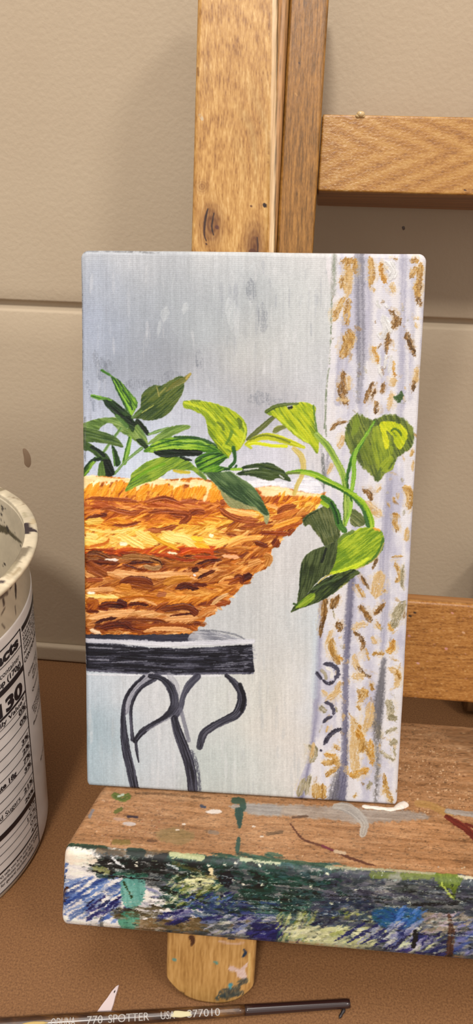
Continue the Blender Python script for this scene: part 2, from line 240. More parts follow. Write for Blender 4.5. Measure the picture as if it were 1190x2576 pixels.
    sp = [(F(60,310,140,290,300,300,480,310,600,330),10,RB),(F(650,330,760,300,860,290,980,320),12,RB),(F(1000,330,1190,310),10,RB),(F(210,400,300,390,400,420,540,440,640,400),13,RB),(F(690,430,800,420,960,430,1080,470),13,RB),(F(900,440,1000,450,1080,470,1000,540),22,RB),(F(60,500,160,470,260,460,220,440),9,BB[1:]),
          (F(330,560,480,560,610,520),9,RB),(F(680,600,820,610,980,560),14,RB),(F(1090,430,1190,420),16,RB),
          (F(60,590,240,620,420,620,620,560),7,CR),(F(60,530,240,510),16,[(214,176,80),(236,206,120)]),(F(60,650,190,680),14,CR),(F(400,650,520,720,650,790),20,CR),(F(560,620,680,690,790,720),22,CR),(F(820,620,940,680,1060,700,1190,780),24,CR),(F(700,640,820,720,1000,810),9,[(206,150,30),(228,180,60)]),(F(300,680,260,740,80,780),7,[(196,110,40)]),
          (F(400,740,480,750),9,[(248,230,200)]),(F(880,830,980,840),6,[(248,232,206)]),(F(60,800,260,805,520,840,640,850),7,[(130,58,18),(170,82,28)]),(F(340,830,480,795,640,805),9,[(176,76,20),(210,110,40)]),(F(1000,840,1100,800,1190,805),12,[(186,74,14),(220,110,36)]),(F(700,840,900,870,1040,910,1190,900),7,[(150,64,18),(190,96,34)]),
          (F(60,850,180,840,320,900),14,[(92,56,30),(150,100,60)]),(F(60,890,200,895),8,[(110,70,40),(180,130,84)]),(F(250,905,390,905),7,[(244,230,222)]),(F(60,930,250,930,400,940),12,BB),(F(400,890,560,870,760,900,830,960),16,[(140,98,56),(186,142,92)]),(F(480,940,640,930,750,930),8,BB),(F(640,960,740,990,820,970),12,[(140,110,76),(196,160,120)]),
          (F(430,950,560,990,660,1000),6,BB),(F(840,960,1000,950,1190,950),13,[(140,84,30),(196,130,60)]),(F(700,880,800,920,830,980),4,BB),(F(60,950,160,1000,280,1060),30,[(120,66,30),(170,104,60)]),(F(280,1030,460,1040,640,1060,1120,1040),16,TN),(F(620,1080,800,1050,1130,1050),9,TN),(F(1120,1010,1190,990),14,BB),
          (F(60,1110,240,1100),13,RB),(F(400,1130,520,1100,660,1110,740,1160),18,BB[1:]),(F(500,1150,640,1170,740,1180),15,[(120,66,20),(170,104,40)]),(F(400,1170,520,1190),20,[(190,124,44),(214,150,70)]),(F(830,1140,960,1100,1120,1090),20,[(170,110,40),(210,150,70)]),(F(960,1190,1060,1160,1190,1190),17,BB),(F(60,1210,220,1200,360,1200),12,TN),
          (F(80,1235,160,1235),6,[(246,236,226)]),(F(60,1260,220,1270,400,1280),10,CR),(F(400,1290,640,1280,900,1300),12,[(160,92,20),(206,134,40)]),(F(770,1260,870,1240),12,[(150,92,60),(180,120,90)]),(F(480,1330,620,1300,780,1360),7,TN),(F(60,1320,150,1340,100,1420),24,[(130,68,20),(180,110,44)]),
          (F(190,1370,300,1350,460,1370),16,BB),(F(370,1330,420,1330,470,1370),16,BB[:2]),(F(480,1350,600,1340,700,1360),9,BB),(F(800,1400,960,1380,1060,1370,1180,1420),18,[(90,48,20),(150,90,42)]),(F(600,1450,760,1420),12,TN),(F(900,1460,1180,1430),6,BB),(F(80,1490,260,1450,520,1430),18,TN),(F(60,1420,200,1420),8,BB[1:]),
          (F(150,1540,260,1500,380,1480),8,BB[:2]),(F(200,1590,300,1560,460,1550,540,1600),18,BB),(F(390,1500,560,1500,800,1510,900,1560),10,[(110,60,28),(150,90,46)]),(F(520,1560,760,1560,1000,1560,1140,1570),12,[(130,70,24),(176,104,44)]),(F(60,1570,160,1560),10,[(160,100,50),(210,150,90)]),(F(640,1620,800,1590,1100,1600),12,TN),(F(100,1600,220,1640),10,[(236,210,180)]),(F(860,1500,1180,1480),14,TN),
          (G(0,390,60,370,130,380),16,RB),(G(260,300,300,290),16,RB),(G(250,340,330,400,440,440,600,450),18,RB),(G(300,350,450,380,600,400),14,[(230,170,100),(246,204,140)]),(G(660,310,760,340,780,380),10,[(224,160,96),(236,184,128)]),(G(760,390,820,340,930,320),16,RB),(G(700,430,800,410,960,350),14,[(176,96,40),(214,140,70)]),
          (G(450,500,600,480,720,460),9,RB),(G(700,520,840,470,980,420),12,[(220,150,50),(236,180,90)]),(G(720,560,850,510,980,470),10,[(150,76,26),(186,106,44)]),(G(350,580,430,600,540,600),12,RB),(G(200,700,320,640,400,600,500,590),9,[(240,190,96),(248,212,130)]),(G(0,600,120,620),12,[(240,196,60)]),(G(30,650,170,700),14,[(228,170,40),(240,190,60)]),
          (G(110,620,200,650,320,620),14,CR),(G(160,575,200,590),9,[(250,236,200)]),(G(300,690,450,620,640,590),14,[(226,160,80),(244,196,120)]),(G(600,560,700,560,880,570),12,[(120,56,22),(170,92,40)]),(G(730,680,770,620),22,[(104,50,20),(150,80,36)]),(G(0,720,160,720,200,760),13,[(176,72,14),(210,104,34)]),(G(20,770,240,780),9,[(160,64,16),(204,104,44)]),(G(270,760,430,775),10,[(236,180,140)]),
          (G(40,840,160,800,280,800),7,BB),(G(560,640,680,680),12,BB[1:]),(G(60,960,180,900,220,890),9,BB),(G(640,760,690,780,660,860),18,[(170,110,50),(214,160,96)]),(G(440,980,480,950,540,930),18,BB[:2]),(G(380,960,440,950,450,1010),14,BB[1:]),(G(330,1010,440,960),12,[(130,70,30),(170,100,50)]),(G(180,1190,260,1130,330,1090),10,[(200,160,110),(224,190,150)]),
          (G(220,1200,330,1170,340,1150),12,[(136,66,24),(176,96,44)]),(G(0,1230,60,1280),20,BB[1:]),(G(60,1290,150,1230,220,1220),12,[(180,110,50),(210,150,90)]),(G(0,1380,60,1420),12,[(170,100,40)]),(G(20,1010,150,1020),10,BB[1:]),(G(500,850,620,800),16,[(190,130,70),(222,170,110)])]
    for q, w, c in sp: R.stroke(q, w*1.0, c, a=.88, dry=.2, taper=.2, h=1.3, br=.7, wob=1.6)
    R.stroke(G(30,930,38,935), 5, [(235,225,225)])
    mk = sst(.01, .06, np.abs(R.rgb-before).sum(-1))*sst(1188, 1200, Y)*(1-sst(1600, 1604, Y))
    g = R.rgb.mean(-1, keepdims=True); con = .56+(g-.56)*1.22+(R.rgb-g)*1.12
    R.rgb = R.rgb*(1-mk[..., None])+np.clip(con, .03, 1)*mk[..., None]
    # ---- painted table
    BK = [(24,24,34), (40,40,52), (86,86,100)]
    R.fill(TB(40,90,400,90,700,85,730,120,600,135,300,125,40,130), [(44,44,58), (72,72,86)], ang=0, rough=2.5, br=.5)
    R.fill(TB(700,75,800,65,940,95,1030,130,1000,140,700,135), [(110,112,124), (150,152,162), (190,190,196)], ang=8, a=.85, rough=2.5, br=.5, con=2)
    R.stroke(TB(740,62,860,66,980,92,1040,125), 4, [(104,106,116)], a=.7, dry=.4)
    R.stroke(TB(40,130,300,140,560,148,820,140,1080,130), 12, [(196,196,206), (226,226,232)], a=.9, dry=.25)
    R.stroke(TB(40,122,200,128,420,130), 7, [(200,200,210)], a=.8, dry=.35)
    R.fill(TB(35,145,200,155,420,172,640,175,860,165,1075,150,1080,200,1090,320,1060,335,860,335,640,340,340,335,40,320), BK, ang=0, rough=2, br=.5, ln=.012, con=1.7, sharp=True)
    for q, w, c in [(TB(40,160,240,165,420,185),14,BK[:2]),(TB(50,210,240,200,420,200,700,200,900,215),12,BK[:1]),(TB(40,290,200,280,380,290,640,320),10,BK[:1]),(TB(240,230,420,250,640,260),9,BK[:1]),(TB(780,240,860,260,820,280),6,BK[:1]),(TB(60,170,200,175),4,[(150,150,160)]),(TB(200,265,420,255),3,[(140,140,152)]),
                    (TB(420,225,640,232,800,225),3,[(120,120,132)]),(TB(600,190,860,185),3,[(130,130,142)]),(TB(60,245,180,250),4,[(150,150,162)]),(TB(40,310,300,330,600,338,900,330,1080,330),5,[(110,110,126)]),(TB(40,340,300,345,600,348,880,345),4,[(226,226,232)])]:
        R.stroke(q, w, c, a=.8, dry=.38)
    for _ in range(60):
        x = rng.uniform(225, 560); y = rng.uniform(1630, 1690)
        R.stroke([(x, y), (x+rng.uniform(20, 70), y+rng.normal()*2)], rng.uniform(1, 3), [(130,130,142)] if rng.random() < .5 else BK[:1], a=.6, dry=.42)
    for _ in range(30):
        x = rng.uniform(560, 630); y = rng.uniform(1632, 1690)
        R.stroke([(x, y), (x+rng.uniform(5, 30), y+rng.normal()*2)], rng.uniform(1, 3), [(150,150,162)], a=.6, dry=.42)
    LG = [(28,28,38), (48,48,60), (84,84,98)]
    R.stroke(TB(560,345,600,400,610,470), 14, [(190,190,198), (150,150,160)], a=.6, dry=.35)
    R.stroke(TB(450,345,370,400,305,480,283,580), 18, [(130,130,142), (176,176,186)], a=.9, dry=.2)
    R.stroke(TB(400,350,330,420,285,500,272,590,275,700,290,830,320,960,345,1085), [8,8,9,14,20,22,22,22], LG, a=.95, dry=.12)
    R.stroke(TB(470,370,390,420,340,490,320,570,322,660,330,760), [10,10,9,8,8,10], LG, a=.95, dry=.1)
    R.stroke(TB(440,350,500,360,560,410,590,490,580,560,520,620,440,670,380,720,345,770), [12,14,22,22,20,13,13,16,12], LG, a=.95, dry=.15)
    R.stroke(TB(350,770,355,830,368,905), [8,8,3], LG, a=.9, dry=.2)
    R.stroke(TB(590,600,560,620,500,650,420,700), 4, [(140,140,152)], a=.7, dry=.35)
    R.stroke(TB(735,350,680,410,645,480,630,550,600,600), [18,20,14,14,16], [(58,58,72), (96,96,110)], a=.95, dry=.18)
    R.stroke(TB(590,620,610,700,650,810,680,900,700,1000,705,1090), [18,24,26,26,26,26], LG, a=.95, dry=.12)
    R.stroke(TB(700,830,730,930,745,1080), 12, [(70,70,86)], a=.7, dry=.5)
    R.stroke(TB(630,560,650,640,680,760), 10, [(110,110,124)], a=.7, dry=.35)
    R.stroke(TB(915,345,965,390,1005,450,1010,520,975,590,900,630,820,675,770,720,748,800), [10,16,22,26,22,19,19,20,16], [(38,38,48), (58,58,70), (92,92,104)], a=.97, dry=.1)
    R.stroke(TB(1000,400,1025,480,1010,560), 10, [(24,24,32)], a=.9)
    # ---- leaves
    def leaf(q, c, ang, **k):
        c = [(r*1.01, g*.97, b*.86) for r, g, b in c]; R.fill(q, c, ang=ang, **{**dict(rough=1.3, soft=1., br=.45, ln=.03, con=2., h=.8), **k})
    g1 = [(44,84,34), (92,144,50), (146,192,76)]; g2 = [(52,76,40), (74,104,52), (100,128,66)]; dk = [(16,34,22), (30,56,32), (54,82,44)]; pale = [(92,128,66), (120,152,86), (146,174,112)]
    yg = [(110,140,34), (154,182,32), (190,206,44)]; ol = [(66,84,38), (92,112,48), (124,142,62)]
    leaf(A(60,640,120,615,210,590,300,578,400,580,460,640,520,700,580,760,640,850,560,790,480,740,430,710,380,660,340,630,290,640,240,680,225,700,150,690,70,670), [(84,116,60),(112,146,82),(142,172,112)], 20)
    R.stroke(A(440,680,390,750,330,830,270,915), 7, pale, a=.95); R.stroke(A(530,770,505,890,475,1010), [9,13,12], [(110,156,56),(150,188,80)]); R.stroke(A(520,770,490,880,465,1000), 3, [(60,100,40)])
    R.stroke(A(640,875,560,935,480,1005,380,1120), [9,7,6,6], pale, a=.95)
    leaf(A(545,600,620,680,680,760,700,830,660,850,580,800,520,740,500,690), [(96,128,68),(128,158,92),(150,176,116)], 50)
    leaf(A(60,680,130,680,230,705,330,735,400,770,465,858,400,855,300,830,180,815,80,812,62,760), [(56,84,46),(76,104,58),(98,126,74)], 14)
    leaf(A(60,800,130,820,200,865,290,920,340,990,380,1110,350,1140,320,1120,260,1060,250,1000,210,960,150,905,75,890), [(52,80,42),(78,106,56)], 45)
    R.stroke(A(160,865,220,895,275,945), 9, dk[:2]); leaf(A(255,990,330,985,360,1040,380,1110,345,1143,290,1140,262,1080), [(14,28,18),(28,48,28)], 60)
    leaf(A(218,1135,225,1040,245,1000,270,1010,290,1130,260,1138), [(80,112,56),(110,140,76)], 80)
    leaf(A(72,1150,78,1085,140,1000,200,958,210,985,170,1040,110,1130), [(60,96,36),(110,158,52),(150,190,80)], -50)
    R.stroke(A(85,1075,140,1010,190,970), 5, dk); R.stroke(A(190,985,240,975), 9, dk)
    leaf(A(355,848,395,890,430,980,435,1030,395,1050,375,990,360,920), [(24,48,22),(40,76,32)], 70); R.stroke(A(362,880,372,960,380,1040), 4, [(90,130,60)], dry=.4)
    leaf(A(165,362,270,378,350,400,440,465,520,530,560,590,580,640,555,718,500,650,440,600,400,560,350,520,290,460,262,410,200,388), dk, 38)
    R.stroke(A(165,368,230,388,300,395,350,410), [8,10,6,3], g1); R.stroke(A(400,560,440,600,500,660), 9, [(86,120,60)], dry=.3)
    leaf(A(470,580,540,560,550,620,520,640), dk[:2], 40); leaf(A(590,588,640,620,690,680,718,742,690,748,640,692,600,652,570,640), [(18,30,18),(36,58,30)], 50)
    leaf(A(585,790,640,780,680,820,712,862,680,884,640,850), [(20,36,18),(44,66,34)], 45); R.stroke(A(600,650,640,700,680,770), 5, [(110,140,80)], dry=.3)
    leaf(A(255,120,345,165,440,230,500,300,555,365,590,400,602,460,570,520,545,562,510,520,480,480,440,400,390,300,350,200,300,150), g1, 58)
    R.stroke(A(370,220,430,330,500,450,540,540), 4, [(150,200,70)]); R.stroke(A(460,310,520,400,550,500), 4, [(38,76,30)]); R.stroke(A(350,190,420,340,500,510), 3, [(40,80,34)]); R.stroke(A(258,122,330,165), 6, [(70,120,40)])
    leaf(A(1118,148,1085,195,1052,240,1050,290,1020,370,960,460,890,545,800,590,690,605,620,588,550,580,600,510,630,470,640,370,680,310,760,265,830,268,880,240,950,200,1010,175,1060,182), [(52,76,40),(70,94,46),(96,114,56)], -38)
    R.stroke(A(645,530,700,495,755,460), 3, [(160,166,90)]); R.stroke(A(785,280,810,370), 3, [(150,146,80)]); R.stroke(A(820,340,870,290), 4, [(140,140,72)]); R.stroke(A(1110,155,1050,210,960,260,880,320), [6,14,12,5], [(116,116,56),(164,150,80)], a=.8, dry=.3); R.stroke(A(1110,155,1070,200), 5, [(176,156,84)])
    R.stroke(A(550,578,640,510), 5, [(100,128,66)])
    R.stroke(A(712,738,780,715,850,690,900,675), [6,8,7,4], pale); leaf(A(690,838,760,770,840,710,920,665,1020,648,1090,650,1110,670,1050,700,960,740,880,790,780,815), [(90,124,60),(118,152,82),(140,172,104)], -28)
    leaf([(478,1170),(500,1178),(520,1200),(514,1206),(490,1186)], pale, 40)
    leaf(A(480,1280,530,1180,540,1120,600,1070,680,1010,760,975,880,950,980,955,1040,960,1100,1000,1190,1090,1180,1125,1130,1085,1040,1085,950,1075,900,1090,840,1140,760,1185,680,1205,600,1235,520,1280), [(88,124,56),(122,160,54),(150,180,70)], -28)
    R.stroke(A(950,1085,1020,1100,1100,1105), [6,10,6], [(206,186,60),(190,180,80)]); R.stroke(A(560,1180,700,1090,860,1020), 7, [(120,166,40)], dry=.3)
    leaf([(362,1136),(376,1122),(400,1108),(430,1100),(462,1096),(500,1101),(535,1117),(556,1132),(576,1150),(560,1150),(520,1138),(470,1134),(420,1134),(390,1138)], [(60,110,34),(120,172,48),(160,200,70)], 4)
    for q, w, c in [([(380,1124),(430,1108),(480,1102),(530,1116)],4,[(40,84,30)]),([(390,1130),(440,1118),(500,1116),(550,1134)],3,[(50,96,34)]),([(440,1099),(490,1100),(530,1112),(560,1136)],5,[(34,70,28)]),([(380,1132),(430,1124),(480,1122)],3,[(170,204,80)]),([(460,1110),(500,1108),(520,1116)],4,[(160,196,90)])]: R.stroke(q, w, c, a=.85, dry=.2)
    leaf([(388,1136),(420,1130),(460,1130),(507,1134),(500,1146),(460,1147),(420,1151),(400,1147)], [(12,30,20),(26,48,30)], 2); R.stroke([(455,1150),(470,1155),(482,1157)], [5,8,4], dk[:1])
    leaf(B(178,690,240,635,330,615,400,620,465,662,430,700,390,740,500,760,430,782,380,797,310,810,240,792,200,760), [(46,92,28),(90,148,40),(130,180,60)], -20)
    for q, w in [(B(200,740,300,690,420,640),4),(B(220,770,340,720,450,665),3),(B(190,700,280,650,390,628),4),(B(260,800,330,808,400,790),5),(B(440,770,520,765,540,740),6)]: R.stroke(q, w, [(30,68,26)], a=.85, dry=.2)
    R.stroke(B(500,770,570,768,600,765), 7, [(150,190,60)])
    leaf(B(72,178,110,165,200,165,310,180,400,205,480,235,550,280,600,330,632,390,632,470,605,540,560,600,500,620,470,662,420,620,380,580,340,520,300,460,285,390,270,330,240,290,190,265,130,240,82,228), yg, 48)
    for q, w, c in [(B(560,330,580,370,570,410),[8,11,5],[(92,112,32)]),(B(380,360,420,390,430,420),7,[(104,124,34)]),(B(500,440,480,500,440,560),[9,7,4],[(100,134,38)]),(B(150,165,220,170),5,[(110,130,40)]),(B(90,185,200,215,300,270,360,340),6,[(206,216,60)]),(B(600,360,620,440,580,560),4,[(200,214,70)]),(B(430,560,520,600),8,[(196,212,50)])]: R.stroke(q, w, c, a=.85, dry=.25)
    R.stroke(B(515,578,525,630,530,680,515,720,485,745), [9,10,7,8,9], [(32,70,28),(60,104,44)])
    R.stroke(B(870,310,800,370,720,440,640,505), [10,13,13,9], [(84,94,46),(116,122,70)])
    leaf(B(860,440,880,400,930,378,990,400,930,425,890,450), [(110,122,66),(140,150,90)], -20)
    R.stroke(B(625,550,700,505,800,480,900,495,1010,530,1135,575), [8,14,18,18,14,7], [(176,180,30),(206,210,50)]); R.stroke(B(660,510,780,470,900,490,1010,530), 5, [(112,124,30)], a=.85, dry=.2); R.stroke(B(650,550,720,540,850,560,980,565), 8, [(214,220,40)]); R.stroke(B(640,560,670,580), 7, [(190,200,50)])
    R.stroke(B(1045,585,1110,650,1132,740,1120,820,1080,900,1050,985), [11,15,14,11,11,10], [(196,172,84),(214,194,112)], a=.85, dry=.12)
    leaf(Cc(78,150,130,115,200,100,250,125,300,95,350,88,410,105,437,130,425,200,435,280,455,340,460,380,447,452,415,410,390,385,340,360,270,310,200,245,140,190,100,180), yg, 55)
    R.stroke(Cc(85,155,140,122,220,105,310,98), [9,10,8,5], [(66,84,36),(96,112,48)], a=.9); R.stroke(Cc(245,128,265,125), 7, [(40,44,26)]); R.stroke(Cc(420,110,430,200,450,330), 4, [(96,130,50)]); R.stroke(Cc(170,190,280,290,380,370), 5, [(196,210,60)], dry=.3)
    leaf(B(588,752,640,730,740,715,840,713,900,745,970,790,1022,874,960,860,900,845,850,868,760,852,680,828,540,816,600,780), [(30,48,28),(48,70,38),(74,94,52)], 10); R.stroke(B(610,775,680,765,730,760), 4, [(200,202,200)], dry=.2); R.stroke(B(620,800,760,790,860,810), 4, [(90,106,64)], dry=.3); R.stroke(B(920,820,960,850), 3, [(196,198,196)])
    leaf(B(258,800,320,808,400,795,490,788,560,835,650,888,712,950,752,1010,800,1100,832,1170,812,1252,792,1240,770,1170,700,1130,620,1122,540,1115,480,1095,430,1030,395,960,340,890), [(130,152,124),(156,174,148)], 50, a=.85)
    leaf(B(275,800,400,797,490,790,560,837,650,890,712,952,752,1012,800,1102,826,1170,780,1165,720,1110,650,1090,560,1050,480,1010,420,960,350,890), [(54,82,54),(78,108,74),(104,132,96)], 42); R.stroke(B(400,930,500,1000,640,1080), 4, [(50,74,46)], dry=.2)
    R.stroke(Cc(800,350,830,300), 2, [(120,150,50)])
    leaf(Cc(690,200,740,170,800,200,850,215,900,185,980,175,1060,205,1110,250,1135,310,1120,400,1060,450,1010,490,980,560,930,590,880,655,840,610,780,560,740,520,690,450,650,380,645,310,665,240), ol, 70, a=.95, rough=4, soft=2.2)
    leaf(Cc(705,210,740,195,750,260,720,310,690,320), [(120,146,50),(140,164,60)], 80, a=.8, soft=2); leaf(Cc(840,280,900,250,960,330,990,420,960,520,900,580,860,520,830,420), [(104,128,44),(140,164,50),(160,180,56)], 78, a=.85, rough=4, soft=3)
    leaf(Cc(740,380,800,330,830,420,850,520,800,520,760,460), [(96,118,42),(124,144,56)], 70, a=.8, rough=4, soft=3)
    leaf(Cc(893,235,960,222,1020,235,1080,280,1085,340,1040,425,1000,385,985,330,940,290,960,380,935,425,910,330), [(170,192,28),(200,212,28),(214,222,60)], 60)
    R.stroke(Cc(975,290,1000,275,1035,300,1045,325), [4,6,6,3], [(90,116,30)]); R.stroke(Cc(985,300,1010,330), 4, [(120,140,30)]); leaf(Cc(890,540,960,470,1000,500,985,560,930,590), [(130,156,40),(160,180,60)], -50, a=.8)
    R.stroke(Cc(880,640,885,600,900,560), 8, [(80,100,50)], a=.7, dry=.4); R.stroke(Cc(1000,500,960,560), 5, [(70,90,40)], a=.7, dry=.3)
    leaf(Cc(690,850,740,868,790,925,785,960,740,975,690,960,680,900), [(88,104,66),(120,132,92),(150,158,122)], 40)
    leaf(Cc(345,915,400,872,470,840,500,825,550,830,590,900,612,990,600,1060,550,1090,500,1112,470,1060,430,1010,390,958,362,972,345,945), [(62,78,46),(84,98,62),(108,118,82)], 72)
    for k in range(9): R.stroke(Cc(400+k*22, 890-k*4, 440+k*18, 960-k*2, 500+k*10, 1060-k*4), 1.6, [(132,140,110)], a=.6, dry=.4)
    R.stroke(Cc(350,935,380,900,450,862), 3, [(46,60,34)])
    R.stroke(Cc(445,320,520,400,580,500,625,590,650,690,655,800,655,900,640,960), [14,17,16,17,14,15,16,12], [(104,140,50),(144,172,74),(172,192,96)])
    R.stroke(Cc(640,720,635,820,640,940), 3, [(96,120,56)], dry=.2)
    R.stroke(Cc(855,225,800,310,750,400,700,480,665,590,655,640), [5,7,8,12,9,6], [(60,110,36),(90,140,46)]); R.stroke(Cc(850,230,790,330,735,410,710,500,708,620,690,730,685,850,650,950), [4,6,8,11,11,9,8,6], [(120,168,52),(160,196,76)]); R.stroke(Cc(680,520,668,600,665,690,690,790), 4, [(50,90,34)], dry=.15)
    R.stroke(Cc(230,592,320,582,420,600,500,640,600,690,690,740,765,800,812,880,835,960,835,1010), [6,12,15,16,15,15,14,15,16,12], [(112,156,34),(152,188,44),(176,202,70)])
    R.stroke(Cc(440,630,520,668,600,705,700,770,770,850,805,950,815,1010), [4,6,6,5,7,10,8], [(44,90,30)], a=.85, dry=.2); R.stroke(Cc(230,595,320,590), 5, [(110,126,60)])
    R.stroke(Cc(488,765,545,805,585,880,605,960,640,1000), [14,15,17,18,14], [(52,96,36),(90,134,52)]); R.stroke(Cc(480,800,520,830), 10, [(150,180,40)]); R.stroke(Cc(545,800,580,870,598,950), 5, [(30,66,28)], dry=.2)
    leaf(Cc(500,1112,550,1092,600,1060,595,1130,580,1220,550,1300,470,1345,400,1425,350,1485,303,1530,318,1400,325,1280,345,1210,400,1150), [(46,60,34),(66,82,50),(90,106,74)], 104)
    R.stroke(Cc(510,1130,495,1180,480,1225), 6, [(28,38,24)]); R.stroke(Cc(340,1240,330,1340,320,1440), 3, [(40,54,32)])
    leaf(Cc(600,1060,640,1030,720,1000,770,975,850,988,900,1000,922,1050,912,1110,870,1180,800,1240,720,1275,640,1297,540,1312,560,1260,580,1200,590,1120), [(104,142,36),(136,170,44),(170,196,60)], -35)
    R.stroke(Cc(545,1308,640,1285,730,1250,810,1195), [7,11,12,6], [(190,210,34),(204,220,60)]); R.stroke(Cc(915,1060,900,1130,850,1200,790,1245), [7,10,8,4], [(70,110,40)], a=.85); R.stroke(Cc(600,1080,630,1040,700,1010), 9, [(96,120,50)], a=.8, dry=.3); R.stroke(Cc(850,985,890,1000), 6, [(220,170,70)]); R.stroke(Cc(920,1090,880,1180,800,1245,720,1280), 3, [(204,180,110)], a=.7, dry=.2)
    leaf(Cc(260,1582,300,1520,370,1460,440,1385,540,1325,640,1292,700,1275,752,1300,720,1322,660,1370,600,1422,500,1490,400,1532,330,1555), [(34,48,28),(56,74,42),(84,102,58)], -38)
    leaf(Cc(290,1550,320,1510,390,1455,430,1450,425,1490,380,1530,330,1552), [(96,134,40),(130,164,50),(160,186,70)], -40, a=.95, soft=2); R.stroke(Cc(455,1375,500,1335,550,1310), 3, [(176,166,70)]); R.stroke(Cc(300,1530,280,1525), 5, [(60,84,40)])
    R.stroke(Cc(660,1370,600,1415), 4, [(150,150,80)], a=.7, dry=.2); R.stroke(Cc(420,1420,500,1380,620,1330), 5, [(90,110,70)], a=.7, dry=.3)
    # worn canvas corners and edge grime
    for q in [[(203,630),(280,632),(400,636)], [(205,690),(206,800),(208,930)], [(214,1050),(214,1160)]]:
        R.stroke(q, 5, [(90,90,92), (130,130,132)], a=.6, dry=.5)
    fi = fbm(X*.5, Y*.5, 91, 2)-.5
    R.rgb = np.clip((.62+(R.rgb-.62)*1.1)*(1+.09*fi[..., None]), .015, 1)
    return R
H1 = T(130, 1980, 2.088); H2 = T(640, 1980, 2.164)
def paint_ledge():
    rng = np.random.default_rng(11)
    R = Art(120, 1790, 1420, 2500); X, Y = R.X, R.Y
    # bare worn wood with the grain along the board
    Gx = X; Gy = Y-.075*X
    n = fbm(Gx*.006, Gy*.11, 1)*.6+fbm(Gx*.05, Gy*.5, 2)*.5
    R.rgb = ramp([(118, 80, 50), (158, 112, 72), (178, 132, 92), (198, 154, 112)], (n-.52)*1.5+.5)
    R.ht = n*.4
    pore = fbm(Gx*.10, Gy*.75, 5, 2); R.rgb *= (1-.26*sst(.64, .78, pore))[..., None]; fine = fbm(Gx*.3, Gy*.5, 15, 2)-.5; R.rgb *= (1+.22*fine)[..., None]
    red = fbm(Gx*.01, Gy*.03, 6)-.5; R.rgb = R.rgb*(1+.18*red)[..., None]
    def scat(q, k, n, cols, ang, ln, w, a=(.4, .9), dry=.36, jit=8):
        p = np.array(q(*k)); lo = p.min(0); hi = p.max(0)
        for _ in range(n):
            x, y = rng.uniform(lo, hi); y2 = y
            t = np.radians(ang+rng.normal()*jit); l = rng.uniform(*ln)
            c = cols[rng.integers(len(cols))]; j = rng.normal()*10
            cc = [tuple(np.clip(np.array(c)+j+d, 0, 255)) for d in (-14, 14)]
            dx, dy = np.cos(t)*l/2, np.sin(t)*l/2
            R.stroke([(x-dx, y-dy), (x, y-1), (x+dx, y2+dy)], rng.uniform(*w), cc, a=rng.uniform(*a), dry=dry, taper=.25, h=.9)
    def dots(n, lo, hi, cols, r=(1., 3.), a=.95, h=.8):
        for _ in range(n):
            x, y = rng.uniform(lo, hi); k = rng.uniform(*r)
            R.stroke([(x, y), (x+rng.uniform(-1, 1)*k, y+rng.uniform(-.4, .4)*k)], k*rng.uniform(1, 2), [cols[rng.integers(len(cols))]], a=a, h=h)
    # flecks and smears on the top
    dots(260, (230, 2010), (420, 2130), [(196,150,118),(206,170,140),(150,90,60),(120,80,60)], (.5, 1.6))
    dots(240, (400, 2040), (1190, 2180), [(196,150,112),(210,180,150),(120,70,44)], (.4, 1.3))
    dots(620, (1000, 1880), (1230, 2050), [(214,170,130),(226,190,150),(110,70,44),(190,140,100)], (.5, 2.))
    dots(90, (1010, 1830), (1200, 1920), [(206,160,110),(226,190,140)], (.4, 1.2))
    GY = [(140,134,130), (172,168,164)]
    R.fill(H2(-60,90,120,95,300,100,500,110,700,125,860,130,950,165,880,180,700,190,560,195,400,175,200,160,60,150,-40,130), GY, ang=4, a=.75, rough=6, soft=4, br=.6, ln=.01, con=2.4)
    R.fill(H1(930,100,1000,90,1190,95,1190,150,1060,145,990,120), GY, ang=4, a=.8, rough=5, soft=3, br=.6)
    R.stroke(H2(440,105,500,110,560,150,600,200,590,255), [14,26,24,22,18], [(150,144,138),(186,180,172)], a=.9, dry=.25); R.stroke(H2(890,90,960,100,1060,150), 18, [(170,130,70),(190,150,90)], a=.75, dry=.35)
    R.stroke(H2(1050,130,1120,140,1200,150), 14, GY, a=.85, dry=.3); R.stroke(H2(1045,160,1110,200,1160,235,1210,280), [10,17,16,18], [(84,24,18),(116,38,28)], a=.95, dry=.12); R.stroke(H2(1150,200,1200,220), 6, [(100,34,26)])
    R.stroke(H2(195,200,260,280,350,315,440,350,530,390,660,430), [3,5,6,8,6,4], [(72,34,22),(100,60,40)], a=.85, dry=.3); R.stroke(H2(370,320,430,345), 5, [(110,44,60)]); R.stroke(H2(440,350,490,360), 9, [(196,170,140)], dry=.3); R.stroke(H2(70,255,150,245), 8, [(90,70,50)], a=.7, dry=.4)
    R.stroke(H2(210,165,290,158), 5, [(86,60,44)], a=.8, dry=.3); R.fill(H1(810,125,850,118,885,120,888,135,860,142,815,135), [(226,214,204)], a=.97, h=1.6); R.fill(H1(370,192,400,182,438,188,440,198,400,203), [(204,190,184)], a=.95, h=1.2); R.fill(H1(320,165,360,158,395,170,350,180), [(196,160,140)], a=.8)
    R.stroke(H1(960,70,1000,75,1005,110), 16, [(30,64,52)], a=.8, dry=.2); R.fill(H1(962,115,1005,118,1000,180,988,218,975,190), [(30,62,56),(50,84,74)], ang=80, a=.92); R.fill(H1(975,265,990,270,988,330,975,352,965,330), [(30,62,56),(50,84,74)], ang=80, a=.9)
